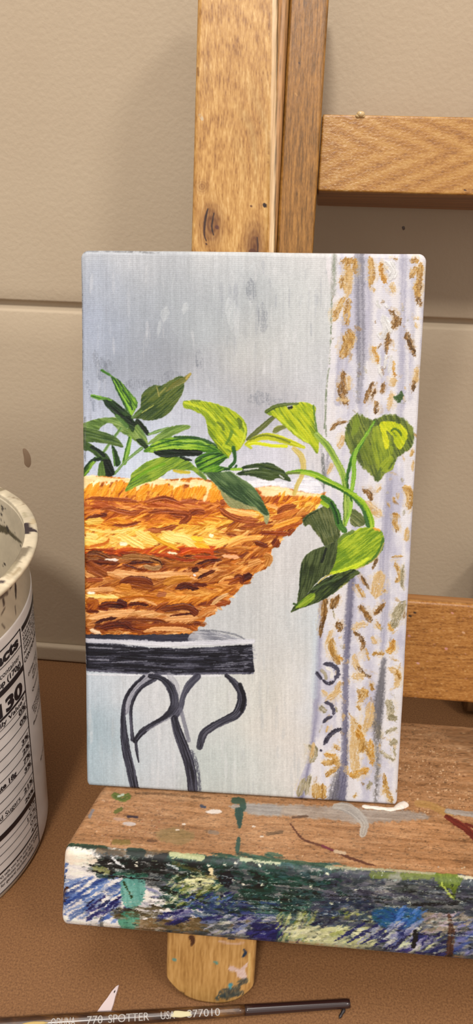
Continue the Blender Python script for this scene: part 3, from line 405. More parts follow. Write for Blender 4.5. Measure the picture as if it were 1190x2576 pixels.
    R.stroke(H1(330,45,370,60,400,50), 16, [(60,84,24),(90,110,40)], a=.85, dry=.3); R.stroke(H1(350,50,375,40), 6, [(180,190,170)]); R.stroke(H1(335,130,365,115), 10, [(86,96,36)], a=.8, dry=.3); R.stroke(H1(330,290,400,290), 14, [(110,100,40)], a=.6, dry=.4); R.stroke(H1(400,155,450,158), 6, [(60,44,50)], dry=.2)
    R.fill(H1(560,230,660,215,740,240,730,290,640,300,560,270), [(124,110,66),(150,130,88)], a=.55, rough=6, soft=4); R.stroke(H1(830,235,870,240), 9, [(130,116,104)], a=.7, dry=.3); R.stroke(H1(505,280,550,285), 6, [(80,52,34)], a=.7, dry=.3); R.stroke(H1(785,100,805,105), 7, [(70,70,84)]); R.stroke(H1(215,120,200,155), 8, [(130,130,140)], a=.8, dry=.3)
    for x, y in [(655,225),(1058,207),(1100,260),(690,195)]: R.stroke(H1(x, y, x+10, y), 4, [(224,210,196)])
    R.stroke(H1(440,30,640,40,830,60), 6, [(60,44,30)], a=.4, dry=.45)
    # front: shaped patches first
    WT = [(196,190,190), (214,208,204), (226,216,202)]; DG = [(22,50,44), (30,72,60), (46,92,78)]; TEAL = [(84,150,138), (112,176,162)]; BL = [(48,76,146), (70,106,174), (98,124,178)]; IN = [(42,40,98), (60,58,124), (38,50,104)]; YG = [(176,180,120), (200,200,150), (150,156,80)]; BKK = [(30,32,32), (44,46,44)]; PU = [(78,78,96), (96,94,108), (70,80,90)]; LV = [(140,142,172), (172,168,184), (106,116,156)]
    fr = [(160,2126),(400,2148),(640,2166),(900,2190),(1190,2214),(1420,2234),(1420,2440),(1190,2420),(900,2395),(640,2374),(400,2354),(175,2338),(152,2320),(150,2200)]
    R.fill(fr, [(70,80,84),(110,112,112),(150,146,140)], ang=5, rough=1, br=.3, ln=.01, sharp=True)
    R.fill(H1(40,340,200,345,380,440,480,520,760,560,780,720,560,700,380,740,60,720,36,600), WT, ang=5, rough=5, soft=3, con=2)
    scat(H1, (40,330,480,740), 70, WT, 5, (20, 70), (4, 14)); scat(H1, (470,500,800,720), 60, WT+LV[:1], 14, (14, 50), (3, 9))
    scat(H1, (220,375,820,470), 110, BKK+DG[:1], 6, (18, 60), (4, 11)); scat(H1, (600,350,1200,640), 240, DG, 6, (18, 60), (4, 12)); scat(H2, (0,420,480,700), 200, DG+[(50,84,88)], 5, (18, 60), (4, 12))
    scat(H2, (380,470,720,690), 120, PU, 5, (18, 60), (4, 11)); scat(H2, (700,500,1190,660), 150, PU+[(90,96,92),(60,66,66)], 5, (18, 60), (4, 10)); scat(H2, (1100,520,1700,700), 120, PU, 5, (18, 60), (4, 12))
    R.fill(H1(60,340,130,335,200,350,245,390,180,405,70,400), [(224,206,184),(236,220,200)], a=.95, rough=4, soft=2); R.stroke(H1(90,310,180,320,280,325), 12, [(30,56,40),(50,74,54)], a=.9, dry=.25); R.stroke(H1(240,340,420,355,620,350), 12, [(110,80,50),(90,76,50)], a=.7, dry=.35)
    R.stroke(H1(410,345,470,350), 22, [(28,54,48)], a=.85, dry=.2); R.fill(H1(530,365,600,360,590,385,550,388), [(24,26,22)], a=.95); R.stroke(H1(630,362,720,372,790,380), 14, [(176,180,130),(196,196,150)], a=.9, dry=.2); R.stroke(H1(1000,388,1100,395,1190,405), 12, [(190,194,160)], a=.9, dry=.2)
    scat(H1, (45,480,370,690), 75, BL, -28, (24, 80), (3, 9), jit=6); scat(H1, (200,600,420,680), 26, IN, -32, (24, 70), (3, 9)); scat(H1, (45,400,75,560), 14, BL, -50, (12, 30), (3, 7)); R.stroke(H1(60,480,45,520), 9, BKK, dry=.3); scat(H1, (40,530,80,610), 8, [(110,70,44)], -20, (10, 26), (4, 8))
    R.fill(H1(370,480,430,465,490,490,480,600,420,640,370,600), TEAL, ang=85, a=.93, rough=4, soft=2); R.fill(H1(360,660,455,655,450,755,365,745), [(70,140,110),(100,166,140)], ang=85, a=.92, rough=4); R.stroke(H1(380,500,420,580), 4, [(60,80,40)]); R.stroke(H1(330,455,500,465), 9, [(60,120,100)], a=.7, dry=.35)
    scat(H1, (330,630,560,690), 34, [(84,74,50),(110,96,64)], 5, (16, 50), (3, 9)); scat(H1, (470,690,800,765), 60, [(110,92,60),(140,112,74)], 6, (20, 60), (4, 9)); scat(H1, (610,470,900,620), 80, YG+[(90,100,34),(70,80,40)], -35, (12, 44), (3, 8)); scat(H1, (700,470,860,520), 24, [(210,206,150)], 0, (14, 40), (4, 9))
    scat(H1, (580,655,715,715), 16, IN, -22, (30, 70), (5, 10), jit=5); scat(H1, (680,560,960,640), 44, BL+IN, -30, (12, 40), (3, 7)); scat(H1, (760,600,1190,700), 110, [(40,66,110),(50,84,80),(60,70,130),(90,110,120)], 8, (14, 50), (3, 8)); scat(H1, (820,680,1190,770), 70, LV+IN+[(190,180,170),(200,190,160),(140,120,80)], -14, (14, 50), (3, 9))
    scat(H1, (1040,720,1200,820), 34, IN, -10, (20, 60), (5, 11)); scat(H2, (0,760,260,850), 34, IN+[(40,40,100)], -20, (20, 60), (5, 11)); R.stroke(H1(640,400,760,440,860,480), 10, [(150,120,60)], a=.5, dry=.45); R.fill(H1(825,430,845,425,850,450,835,460), [(226,206,160)], h=1.4); R.fill(H1(880,470,930,440,960,480,930,525,890,510), [(18,34,54)], a=.85, rough=3)
    scat(H2, (120,690,330,850), 110, YG+[(70,110,100),(190,190,150)], -60, (10, 34), (3, 7)); scat(H2, (200,760,640,890), 150, [(196,196,140),(210,206,160),(176,176,124),(160,160,130)], -18, (18, 60), (4, 11)); scat(H2, (440,670,640,800), 36, YG, -30, (20, 60), (4, 10)); scat(H2, (330,620,640,760), 90, [(50,70,100),(60,80,96),(70,72,92)], -10, (14, 50), (4, 10))
    for k in range(7): R.stroke(H2(440+k*70, 835+k*10, 520+k*70, 790+k*8, 600+k*70, 740+k*9), [4,11,5], IN, a=.9, dry=.28)
    for k in range(6): R.stroke(H2(560+k*70, 850+k*12, 640+k*66, 790+k*12, 720+k*62, 720+k*14), [4,10,5], YG[:2] if k % 2 else LV, a=.85, dry=.32)
    R.fill(H2(650,670,760,655,900,670,880,730,800,770,700,765,650,720), [(24,70,130),(40,104,160),(30,90,110)], ang=20, a=.88, rough=6, soft=3); scat(H2, (780,660,930,760), 30, [(60,110,180),(80,120,190)], -40, (14, 40), (3, 8)); scat(H2, (700,760,1100,930), 70, IN+[(90,80,140),(40,40,90)], -28, (24, 80), (4, 10), jit=6); scat(H2, (740,740,960,900), 46, LV+[(200,196,190),(190,196,150)], -38, (20, 60), (3, 8))
    scat(H2, (930,690,1160,800), 70, [(160,150,140),(180,160,170),(140,130,110),(170,150,120)], -10, (14, 44), (4, 9)); scat(H2, (1090,700,1500,900), 110, [(50,70,130),(80,100,160),(116,116,166),(70,80,110)], -24, (20, 60), (5, 11)); R.stroke(H2(1060,700,1075,780,1065,860,1060,940), [8,16,20,18], [(84,52,34),(120,84,60)], a=.85, dry=.42); R.stroke(H2(880,790,875,830,865,870), [14,13,10], [(12,14,22)], a=.95, dry=.3)
    R.stroke(H2(640,485,760,490,900,495,1010,490), 13, [(96,108,36),(124,136,60)], a=.92, dry=.22); R.fill(H2(980,480,1120,485,1130,520,1100,560,1085,610,1070,560,1020,545,990,520), [(92,110,36),(120,138,50)], ang=80, a=.95, rough=4); R.stroke(H2(1020,530,1060,580,1085,610), 5, [(176,190,80)]); R.stroke(H2(1120,495,1200,505,1500,530), 9, [(206,200,170)], a=.9, dry=.2)
    R.stroke(H2(390,445,560,455,760,462,980,480), 8, [(150,152,120),(176,176,146)], a=.85, dry=.32); R.fill(H2(725,495,790,480,800,515,760,530,720,540), [(140,138,134),(164,160,156)], a=.75, rough=5, soft=3); R.stroke(H2(860,640,1000,635,1110,632), 8, [(34,36,36)], a=.8, dry=.4); R.stroke(H2(0,395,200,412,380,435), 12, [(36,66,50),(70,96,76)], a=.85, dry=.3)
    dots(150, (240, 2160), (760, 2290), [(206,204,196),(190,196,190),(220,210,180)], (.5, 1.5)); dots(120, (640, 2180), (1190, 2300), [(190,196,196),(206,204,180),(130,150,150)], (.5, 1.6))
    for x, y in [(445,395),(440,410),(962,405),(1092,415),(950,487),(1000,510),(1105,510),(905,410),(820,412)]: R.stroke(H1(x, y, x+6, y+3), 4.5, [(216,210,190)], h=1.2)
    for x, y in [(395,475),(305,540),(415,632),(840,632),(40,532),(25,435)]: R.stroke(H2(x, y, x+6, y+2), 5, [(206,208,180)], h=1.2)
    R.stroke(H1(320,375,380,420), 4, [(214,214,214)]); R.stroke(H1(610,405,660,425), 5, [(190,196,196)], dry=.3); R.stroke(H1(200,405,250,430,330,450), 4, [(30,30,28)]); R.stroke(H1(225,425,290,440,280,465), 12, [(170,170,110)], a=.8, dry=.4); R.stroke(H1(240,465,320,475), 10, [(40,70,74)], a=.8, dry=.3); R.stroke(H1(300,470,420,478,560,490), 4, BKK, dry=.25)
    for _ in range(900):
        x = rng.uniform(200, 1280); y = 2126+(x-160)*.083+rng.uniform(14, 200)
        c = [(150,172,160), (190,196,180), (20,28,30), (24,40,40), (96,128,120), (176,180,140)][rng.integers(6)]
        R.stroke([(x, y), (x+rng.uniform(3, 16), y+rng.normal()*1.2)], rng.uniform(.8, 2.), [c], a=rng.uniform(.3, .75), wob=1.)
    for _ in range(130):
        x = rng.uniform(330, 1190); y = 2126+(x-160)*.083+rng.uniform(40, 170)
        R.stroke([(x, y), (x+rng.uniform(20, 90), y+rng.uniform(0, 6))], rng.uniform(.8, 2.2), [BKK[0]] if rng.random() < .6 else [(190,196,190)], a=.7, dry=.44)
    up = 2126+(X-160)*.0845; mk = sst(-2, 6, Y-up)[..., None]; g = R.rgb.mean(-1, keepdims=True)
    R.rgb = R.rgb*(1-mk)+np.clip(.38+(g-.44)*1.32+(R.rgb-g)*1.0, .05, .93)*mk
    # worn lower edge: bare wood
    lo = 2335+(X-152)*.0815
    e = sst(-7, 5, Y-lo+5+12*(fbm(X*.02, Y*.1, 50)-.5)*2-10*sst(480, 300, X))
    R.rgb = R.rgb*(1-e[..., None])+np.array([176, 126, 74])/255.*(.85+.3*fbm(X*.03, Y*.4, 51)[..., None])*e[..., None]
    R.stroke(H2(160,850,300,868,560,890,720,905), 6, [(206,180,160)], a=.7, dry=.4); R.stroke(H1(440,735,600,750), 5, [(196,170,150)], a=.6, dry=.4); R.stroke(H1(262,690,260,735), 10, BKK, a=.6, dry=.45)
    R.rgb = np.clip(R.rgb*(1+.12*(fbm(X*.4, Y*.6, 77, 2)-.5))[..., None], 0, 1)
    return R
def paint_post():                                                  # front of the mast and the board beside it: straight grain, knots, nail holes
    R = Art(430, -60, 880, 700); X, Y = R.X, R.Y
    kx, ky = [532, 640], [566, 625]
    dx = 0
    for a, b, s in ((532, 566, 30), (640, 625, 26)):
        w = np.exp(-((X-a)/s)**2-((Y-b)/75.)**2); dx = dx+np.sign(X-a+.01)*w*13
    U = X-dx+.012*Y+6*fbm(X*.01, Y*.006, 3)
    ring = np.sqrt(((X-560)/120)**2+((Y-470)/330)**2)*11+2.6*fbm(X*.012, Y*.006, 4)
    fl = .5+.5*np.sin(ring*2.2)
    n = fbm(U*.16, Y*.012, 1)*.16+fbm(U*.42, Y*.06, 2, 2)*.5+fl*.12+fbm(U*.03, Y*.006, 9)*.18+fbm(X*.5, Y*.2, 19, 2)*.16
    R.rgb = ramp([(144, 96, 42), (182, 132, 68), (204, 156, 88), (224, 182, 118)], (n-.55)*1.9+.5)
    band = sst(480, 500, X)*sst(520, 494, X); R.rgb *= (1-.16*sst(497, 486, X+.016*Y))[..., None]
    arc = np.exp(-(((X-640)/46)**2+((Y-330)/120)**2)); R.rgb *= (1-.10*arc*fl)[..., None]
    for a, b, sx, sy, k in ((532, 566, 26, 46, .42), (640, 620, 22, 52, .46), (508, 470, 16, 16, .15), (520, 180, 10, 60, .05)):
        w = np.exp(-((X-a)/sx)**2-((Y-b)/sy)**2); r = .5+.5*np.sin(np.sqrt(((X-a)/sx)**2+((Y-b)/sy)**2)*16+3*fbm(X*.05, Y*.05, 7))
        R.rgb = R.rgb*(1-w[..., None]*(k+.18*r[..., None])*np.array([.8, 1., 1.15]))
    K = T(470, 440, 4.407); DKB = [(38, 18, 12), (70, 38, 22)]
    R.stroke(K(235, 375, 210, 470, 195, 580, 195, 670, 215, 730), [3, 5.5, 6, 4, 2.5], DKB); R.stroke(K(213, 760, 220, 770), 3, DKB)
    R.stroke(K(300, 425, 290, 480, 278, 560, 283, 620, 297, 665), [2.5, 3, 3.4, 3, 3], DKB); R.fill(K(325, 560, 350, 570, 350, 600, 325, 600, 310, 580), [(80, 40, 36)], a=.8); R.stroke(K(780, 690, 788, 780, 783, 860), [2, 3, 3], DKB)
    R.fill(K(690, 830, 750, 820, 770, 870, 690, 870), [(84, 44, 24)], a=.8, rough=3); R.stroke(K(862, 330, 866, 342), 9, DKB[:1]); R.stroke(K(710, 346, 716, 348), 4.5, [(100, 60, 30)])
    R.stroke([(503, 290), (509, 300)], 7, [(190, 184, 176)], a=.7, dry=.4); R.stroke([(497, 170), (499, 190)], 4, [(110, 70, 34)], a=.7)
    # moulded right edge: pale strip, dark groove, bead
    sh = -.0135*Y
    e = X-sh
    pale = sst(683, 687, e)*sst(700, 696, e); bead = sst(699, 702, e)*sst(725, 722, e)
    st = (.85+.3*fbm(e*.5, Y*.01, 12))[..., None]
    R.rgb = R.rgb*(1-pale[..., None])+np.array([232, 198, 154])/255.*st*pale[..., None]
    R.rgb = R.rgb*(1-bead[..., None])+np.array([192, 142, 92])/255.*st*bead[..., None]
    for c, w, k in ((698.5, 1.6, .6), (707, 1.0, .35), (714, 1.0, .3), (719, 1.2, .4)): R.rgb *= (1-k*np.exp(-((e-c)/w)**2)*(.6+.6*fbm(X*.1, Y*.02, 14)))[..., None]
    for x, y, l in ((678, 30, 60), (676, 330, 80), (674, 180, 20)): R.stroke([(x, y), (x-1, y+l)], 3, [(120, 76, 36)], a=.6, dry=.48)
    # darker board beside it
    n2 = fbm((X+.04*Y)*.4, Y*.02, 31)*.6+fbm((X+.04*Y)*1.1, Y*.08, 32)*.4
    bd = ramp([(108, 72, 24), (152, 104, 44), (184, 132, 64)], (n2-.52)*2.2+.5)
    m = sst(724, 726, X+.0397*Y)[..., None]
    R.rgb = R.rgb*(1-m)+bd*m
    R.stroke([(752, 158), (754, 160)], 3, [(70, 40, 20)]); R.stroke([(743, 235), (747, 240)], 4, [(200, 150, 90)], a=.6)
    R.ht = n
    return R
def paint_rail(kind):
    if kind == 0:
        R = Art(770, 240, 1480, 560); X, Y = R.X, R.Y
        v = Y-382
        ch = np.abs(v+10*fbm(X*.01, Y*.02, 2))*.95+(X-900)*.42
        fl = .5+.5*np.sin(ch*.16+2.2*fbm(X*.012, Y*.02, 3))
        n = fbm(X*.05, Y*.5, 1)*.4+fbm(X*.25, Y*.3, 5)*.35+fl*.2
        R.rgb = ramp([(146, 92, 34), (186, 126, 52), (206, 148, 70), (222, 170, 96)], (n-.45)*1.9+.5)
        fleck = fbm(X*.22+.5*Y*.2, Y*.34, 8, 2); f = sst(.6, .78, fleck)*sst(1120, 840, X)
        R.rgb = R.rgb*(1-.6*f[..., None])+np.array([240, 200, 150])/255.*.6*f[..., None]
        R.stroke([(1168, 478), (1172, 479)], 3, [(60, 30, 16)])
        R.stroke([(870, 292), (884, 297)], 8, [(206, 160, 140)], a=.5, dry=.4)
    else:
        R = Art(960, 1460, 1480, 1800); X, Y = R.X, R.Y
        n = fbm(X*.03, Y*.3, 1)*.5+fbm(X*.2, Y*.5, 5)*.5
        R.rgb = ramp([(134, 82, 30), (172, 112, 48), (190, 130, 62), (210, 156, 92)], (n-.52)*2.+.5)
        rng = np.random.default_rng(4)
        for _ in range(260):
            x = rng.uniform(1005, 1300); y = rng.uniform(1515, 1768); c = [(214, 164, 100), (98, 56, 24), (210, 150, 130), (224, 180, 120)][rng.integers(4)]
            R.stroke([(x, y), (x+rng.uniform(0, 4), y+rng.uniform(-1, 1))], rng.uniform(1, 2.6), [c], a=.7)
        for x, y, c in ((1030, 1549, (60, 40, 20)), (1042, 1541, (70, 44, 20)), (1028, 1599, (200, 140, 130)), (1121, 1631, (214, 150, 140)), (1050, 1668, (216, 160, 150)), (1165, 1591, (220, 170, 130)), (1137, 1542, (214, 150, 130)), (1045, 1756, (220, 170, 130))):
            R.stroke([(x, y), (x+3, y+1)], 5, [c])
        for y in (1620, 1660, 1700): R.stroke([(1000, y), (1300, y+12)], 2, [(120, 72, 28)], a=.5, dry=.5)
    R.rgb *= .88 if kind == 0 else .93
    R.ht = n
    return R
def paint_tongue():
    R = Art(395, 2330, 655, 2540); X, Y = R.X, R.Y
    n = fbm((X+.03*Y)*.3, Y*.02, 1)*.6+fbm(X*.8, Y*.06, 2)*.4
    R.rgb = ramp([(150, 106, 52), (190, 144, 82), (210, 166, 106)], (n-.52)*1.7+.5)
    R.stroke(H1(735, 790, 742, 810, 735, 830), [14, 12, 5], [(70, 40, 24)], a=.95, dry=.2); R.stroke(H1(930, 790, 955, 795), 8, [(40, 46, 60)]); R.stroke(H1(1010, 855, 1018, 870, 1005, 890), [5, 8, 6], [(24, 48, 70)])
    R.stroke(H1(880, 810, 950, 822, 1010, 818), 5, [(206, 170, 150)], a=.8, dry=.4); R.stroke(H1(640, 905, 648, 908), 7, [(84, 140, 136)], a=.9); R.stroke(H1(855, 920, 870, 925), 5, [(84, 140, 130)], dry=.3); R.stroke(H1(935, 1035, 945, 1038), 7, [(70, 130, 140)])
    R.fill(H1(1030, 920, 1020, 960, 1025, 1010, 985, 1000, 970, 975, 935, 960, 935, 935, 985, 955), [(206, 176, 168), (226, 204, 198)], rough=4, a=.92)
    for x, y, w in ((565, 2495, 16), (590, 2488, 14), (610, 2470, 14), (578, 2505, 14), (555, 2508, 12), (600, 2500, 12)): R.stroke([(x-8, y+3), (x+8, y-3)], w, [(30, 40, 46), (60, 74, 74)], a=.8, dry=.42)
    R.stroke([(577, 2479), (580, 2484)], 6, [(80, 150, 160)]); R.stroke([(455, 2495), (462, 2500)], 3, [(60, 40, 24)]); R.stroke([(628, 2400), (627, 2470)], 5, [(222, 190, 120)], a=.7, dry=.2)
    R.ht = n
    return R
# ------------------------------------------------------------------ look
WALL = [(195, 175, 148), (201, 182, 155)]
TABLE = [(98, 64, 36), (132, 90, 53), (156, 112, 70)]
LIGHTS = [('ceiling_lamp', (-68, -500, 900), (0, 130, 80), 125, 3.5, (1., .96, .91)),
          ('side_lamp', (493, -350, 810), (0, 140, 110), 160, 1.45, (1., .95, .89)),
          ('overhead_lamp', (-40, 20, 950), (0, 90, 0), 420, 1.25, (1., .95, .89))]
AMB = ((1., .95, .91, 1), .40)
EXPO = .98
# ------------------------------------------------------------------ scene set-up (metres; design numbers in millimetres)
import bpy, bmesh, math
from mathutils import Vector, Matrix
MM = .001
scene = bpy.context.scene
COL = scene.collection
def lin(c):
    c = np.clip(np.asarray(c, float), 0, 1)
    return np.where(c <= .04045, c/12.92, ((c+.055)/1.055)**2.4)
ALB = .80                                                          # photograph tone -> paint albedo
def l255(r, g, b): return tuple(lin(np.array([r, g, b])/255.)*ALB)+(1.,)
# camera frame
FPX = 1900.; CH = 154.; psi = math.radians(5.3); phi = math.radians(28.); roll = .02
r0 = np.array([math.cos(psi), math.sin(psi), 0]); fh = np.array([-math.sin(psi), math.cos(psi), 0]); zz = np.array([0, 0, 1.])
FW = fh*math.cos(phi)-zz*math.sin(phi); up0 = fh*math.sin(phi)+zz*math.cos(phi)
RT = math.cos(roll)*r0+math.sin(roll)*up0; UP = -math.sin(roll)*r0+math.cos(roll)*up0; CP = np.array([0, 0, CH])
def seen(P):
    q = np.asarray(P, float)-CP; d = q@FW
    return np.stack([595+FPX*(q@RT)/d, 1288-FPX*(q@UP)/d], -1)
def ray(x, y): return RT*(x-595)/FPX-UP*(y-1288)/FPX+FW
def hit(x, y, p, n):
    d = ray(x, y); return CP+d*((np.asarray(p)-CP)@n)/(d@n)
def homog(src, dst):                                                # 4-corner homography: face coordinates -> art coordinates
    A_ = []
    for (x, y), (u, v) in zip(src, dst):
        A_.append([x, y, 1, 0, 0, 0, -u*x, -u*y]); A_.append([0, 0, 0, x, y, 1, -v*x, -v*y])
    h = np.linalg.solve(np.array(A_), np.array(dst, float).ravel())
    return np.append(h, 1).reshape(3, 3)
def apply(Hm, a, b):
    w = Hm[2, 0]*a+Hm[2, 1]*b+Hm[2, 2]
    return (Hm[0, 0]*a+Hm[0, 1]*b+Hm[0, 2])/w, (Hm[1, 0]*a+Hm[1, 1]*b+Hm[1, 2])/w
def sample(art, arr, x, y):
    x = np.clip(x-art.x0-.5, 0, art.w-1.001); y = np.clip(y-art.y0-.5, 0, art.h-1.001)
    i = x.astype(int); j = y.astype(int); u = x-i; v = y-j
    if arr.ndim == 3: u = u[..., None]; v = v[..., None]
    return (arr[j, i]*(1-u)+arr[j, i+1]*u)*(1-v)+(arr[j+1, i]*(1-u)+arr[j+1, i+1]*u)*v
# ------------------------------------------------------------------ object helpers
def obj(name, V, Fc, mat, parent=None, col=None, smooth=True, alb=ALB):
    me = bpy.data.meshes.new(name)
    V = np.asarray(V, float)*MM
    if isinstance(Fc, np.ndarray):
        n, k = Fc.shape
        me.vertices.add(len(V)); me.vertices.foreach_set('co', V.ravel().astype(np.float32))
        me.loops.add(n*k); me.loops.foreach_set('vertex_index', Fc.ravel().astype(np.int32))
        me.polygons.add(n); me.polygons.foreach_set('loop_start', np.arange(0, n*k, k, dtype=np.int32))
        me.update(calc_edges=True)
    else: me.from_pydata(V.tolist(), [], Fc)
    me.validate()
    if smooth: me.polygons.foreach_set('use_smooth', np.ones(len(me.polygons), bool))
    if col is not None:
        at = me.color_attributes.new('paint', 'FLOAT_COLOR', 'POINT')
        c = np.ones((len(V), 4), np.float32); c[:, :3] = lin(col)*alb
        at.data.foreach_set('color', c.ravel())
    if mat: me.materials.append(mat)
    me.update()
    o = bpy.data.objects.new(name, me); COL.objects.link(o)
    if parent: o.parent = parent
    return o
def empty(name, label, cat, loc=(0, 0, 0)):
    o = bpy.data.objects.new(name, None); COL.objects.link(o); o.empty_display_size = .01
    o['label'] = label; o['category'] = cat
    return o
def tag(o, label, cat): o['label'] = label; o['category'] = cat; return o
def from_bm(name, bm, mat, parent=None, smooth=True):
    me = bpy.data.meshes.new(name); bm.to_mesh(me); bm.free()
    if smooth: me.polygons.foreach_set('use_smooth', np.ones(len(me.polygons), bool))
    me.materials.append(mat); o = bpy.data.objects.new(name, me); COL.objects.link(o)
    if parent: o.parent = parent
    return o
def grid_faces(nu, nv, wrap=False):                                 # rows nu, columns nv (columns may wrap)
    m = nv if wrap else nv-1
    i = np.arange(nu-1)[:, None]*nv; j = np.arange(m)[None]; k = (np.arange(m)+1) % nv
    a = i+j; b = i+k[None]; return np.stack([a, b, b+nv, a+nv], -1).reshape(-1, 4)
def sweep(name, prof, axis_pts, fr, mat, parent, colf=None, end=1.2, shear=None):
    """closed profile (a, b) carried along l; fr = (origin, A, B, L). Ends are rounded over `end` mm and closed."""
    prof = np.asarray(prof, float); O, Ad, Bd, Ld = fr
    l0, l1 = axis_pts[0], axis_pts[-1]
    rows = []; cen = (prof.min(0)+prof.max(0))/2; half = (prof.max(0)-prof.min(0))/2
    for l in axis_pts:
        d = min(l-l0, l1-l); k = 0. if d >= end else end-math.sqrt(max(0, end*end-(end-d)**2))
        s = 1-k/half
        rows.append(np.column_stack([cen+(prof-cen)*s, np.full(len(prof), l)]))
    G = np.stack(rows); nl, npf = G.shape[:2]; Q = G.reshape(-1, 3).copy()
    if shear is not None: Q[:, 2] += shear(Q)
    V = O+Q[:, :1]*Ad+Q[:, 1:2]*Bd+Q[:, 2:3]*Ld
    Fq = grid_faces(nl, npf, True)
    # caps as fans
    c0 = V[:npf].mean(0); c1 = V[-npf:].mean(0); n = len(V)
    V = np.vstack([V, c0, c1]); Q = np.vstack([Q, Q[:npf].mean(0), Q[-npf:].mean(0)])
    j = np.arange(npf); k = (j+1) % npf
    t0 = np.stack([np.full(npf, n), k, j, j], -1); t1 = np.stack([np.full(npf, n+1), (nl-1)*npf+j, (nl-1)*npf+k, (nl-1)*npf+k], -1)
    faces = [tuple(f) for f in Fq.tolist()]
    Fall = Fq
    o = obj(name, V, Fall, mat, parent, None if colf is None else colf(Q, V))
    bm = bmesh.new(); bm.from_mesh(o.data); bm.verts.ensure_lookup_table()
    for q in np.vstack([t0, t1])[:, :3].tolist():
        try: f = bm.faces.new([bm.verts[i] for i in q]); f.smooth = True
        except ValueError: pass
    bmesh.ops.recalc_face_normals(bm, faces=bm.faces); bm.to_mesh(o.data); bm.free()
    return o
def rrect(a0, b0, a1, b1, r, step=.5, arc=6):                       # rounded rectangle, anticlockwise, dense
    out = []
    for (cx, cy, s) in ((a1-r, b1-r, 0), (a0+r, b1-r, 90), (a0+r, b0+r, 180), (a1-r, b0+r, 270)):
        for k in range(arc+1):
            t = math.radians(s+90*k/arc); out.append((cx+r*math.cos(t), cy+r*math.sin(t)))
    res = []
    for i in range(len(out)):
        p = np.array(out[i]); q = np.array(out[(i+1) % len(out)]); n = max(1, int(np.hypot(*(q-p))/step))
        for k in range(n): res.append(p+(q-p)*k/n)
    return np.array(res)
# ------------------------------------------------------------------ materials
def mat(name, base=None, rough=.5, attr=False, bump=None, spec=.5, metal=0., coat=0.):
    m = bpy.data.materials.new(name); m.use_nodes = True; nt = m.node_tree; b = nt.nodes['Principled BSDF']
    b.inputs['Roughness'].default_value = rough; b.inputs['Metallic'].default_value = metal
    b.inputs['Specular IOR Level'].default_value = spec
    if coat: b.inputs['Coat Weight'].default_value = coat; b.inputs['Coat Roughness'].default_value = .25
    if attr:
        a = nt.nodes.new('ShaderNodeAttribute'); a.attribute_name = 'paint'; nt.links.new(a.outputs['Color'], b.inputs['Base Color'])
    elif base: b.inputs['Base Color'].default_value = base
    if bump:
        sc, strength, dist, stretch = bump
        tc = nt.nodes.new('ShaderNodeTexCoord'); mp = nt.nodes.new('ShaderNodeMapping'); mp.inputs['Scale'].default_value = stretch
        nz = nt.nodes.new('ShaderNodeTexNoise'); nz.inputs['Scale'].default_value = sc; nz.inputs['Detail'].default_value = 4
        bp = nt.nodes.new('ShaderNodeBump'); bp.inputs['Strength'].default_value = strength; bp.inputs['Distance'].default_value = dist
        nt.links.new(tc.outputs['Object'], mp.inputs['Vector']); nt.links.new(mp.outputs['Vector'], nz.inputs['Vector'])
        nt.links.new(nz.outputs['Fac'], bp.inputs['Height']); nt.links.new(bp.outputs['Normal'], b.inputs['Normal'])
    return m
def noise_mat(name, stops, scale, detail, rough, bump=None, spec=.4, stretch=(1, 1, 1)):
    m = mat(name, (.5, .5, .5, 1), rough, spec=spec, bump=bump); nt = m.node_tree; b = nt.nodes['Principled BSDF']
    tc = nt.nodes.new('ShaderNodeTexCoord'); mp = nt.nodes.new('ShaderNodeMapping'); mp.inputs['Scale'].default_value = stretch
    nz = nt.nodes.new('ShaderNodeTexNoise'); nz.inputs['Scale'].default_value = scale; nz.inputs['Detail'].default_value = detail; nz.inputs['Roughness'].default_value = .7
    cr = nt.nodes.new('ShaderNodeValToRGB')
    while len(cr.color_ramp.elements) < len(stops): cr.color_ramp.elements.new(.5)
    for e, (p, c) in zip(cr.color_ramp.elements, stops): e.position = p; e.color = l255(*c)
    nt.links.new(tc.outputs['Object'], mp.inputs['Vector']); nt.links.new(mp.outputs['Vector'], nz.inputs['Vector'])
    nt.links.new(nz.outputs['Fac'], cr.inputs['Fac']); nt.links.new(cr.outputs['Color'], b.inputs['Base Color'])
    m['ramp'] = cr.name
    return m
M_wall = noise_mat('painted_wall', [(.3, WALL[0]), (.7, WALL[1])], 18, 3, .75, bump=(1000, .3, .0003, (1, 1, 1)))
M_table = noise_mat('brown_board', [(.3, TABLE[0]), (.5, TABLE[1]), (.72, TABLE[2])], 2600, 4, .6, bump=(1500, .15, .0002, (1, 1, 1)))
M_wood = mat('varnished_wood', attr=True, rough=.4, bump=(2200, .4, .0001, (1, 1, .12)), spec=.45)
M_rail = mat('varnished_rail', attr=True, rough=.36, bump=(2600, .6, .00012, (.6, 1, 1)), spec=.5)
M_ledge = mat('worn_painted_wood', attr=True, rough=.55, bump=(1800, .5, .00016, (.25, 1, 1)), spec=.35)
M_cup = mat('white_waxed_paper', attr=True, rough=.5, bump=(600, .08, .0002, (1, 1, 1)))
M_print = mat('black_print', l255(34, 26, 30), .5)
M_dried = mat('dried_white_paint', l255(228, 216, 204), .45, bump=(900, .4, .0004, (1, 1, 1)))
M_glue = mat('clear_glue_blob', l255(206, 176, 126), .15, spec=.6)
M_brush = noise_mat('lacquered_brown_handle', [(.33, (40, 24, 14)), (.52, (74, 46, 26)), (.72, (132, 92, 46))], 420, 5, .28, stretch=(.35, 1, 1), spec=.6)
M_tip = mat('dark_purple_lacquer', l255(48, 28, 26), .2, spec=.7)
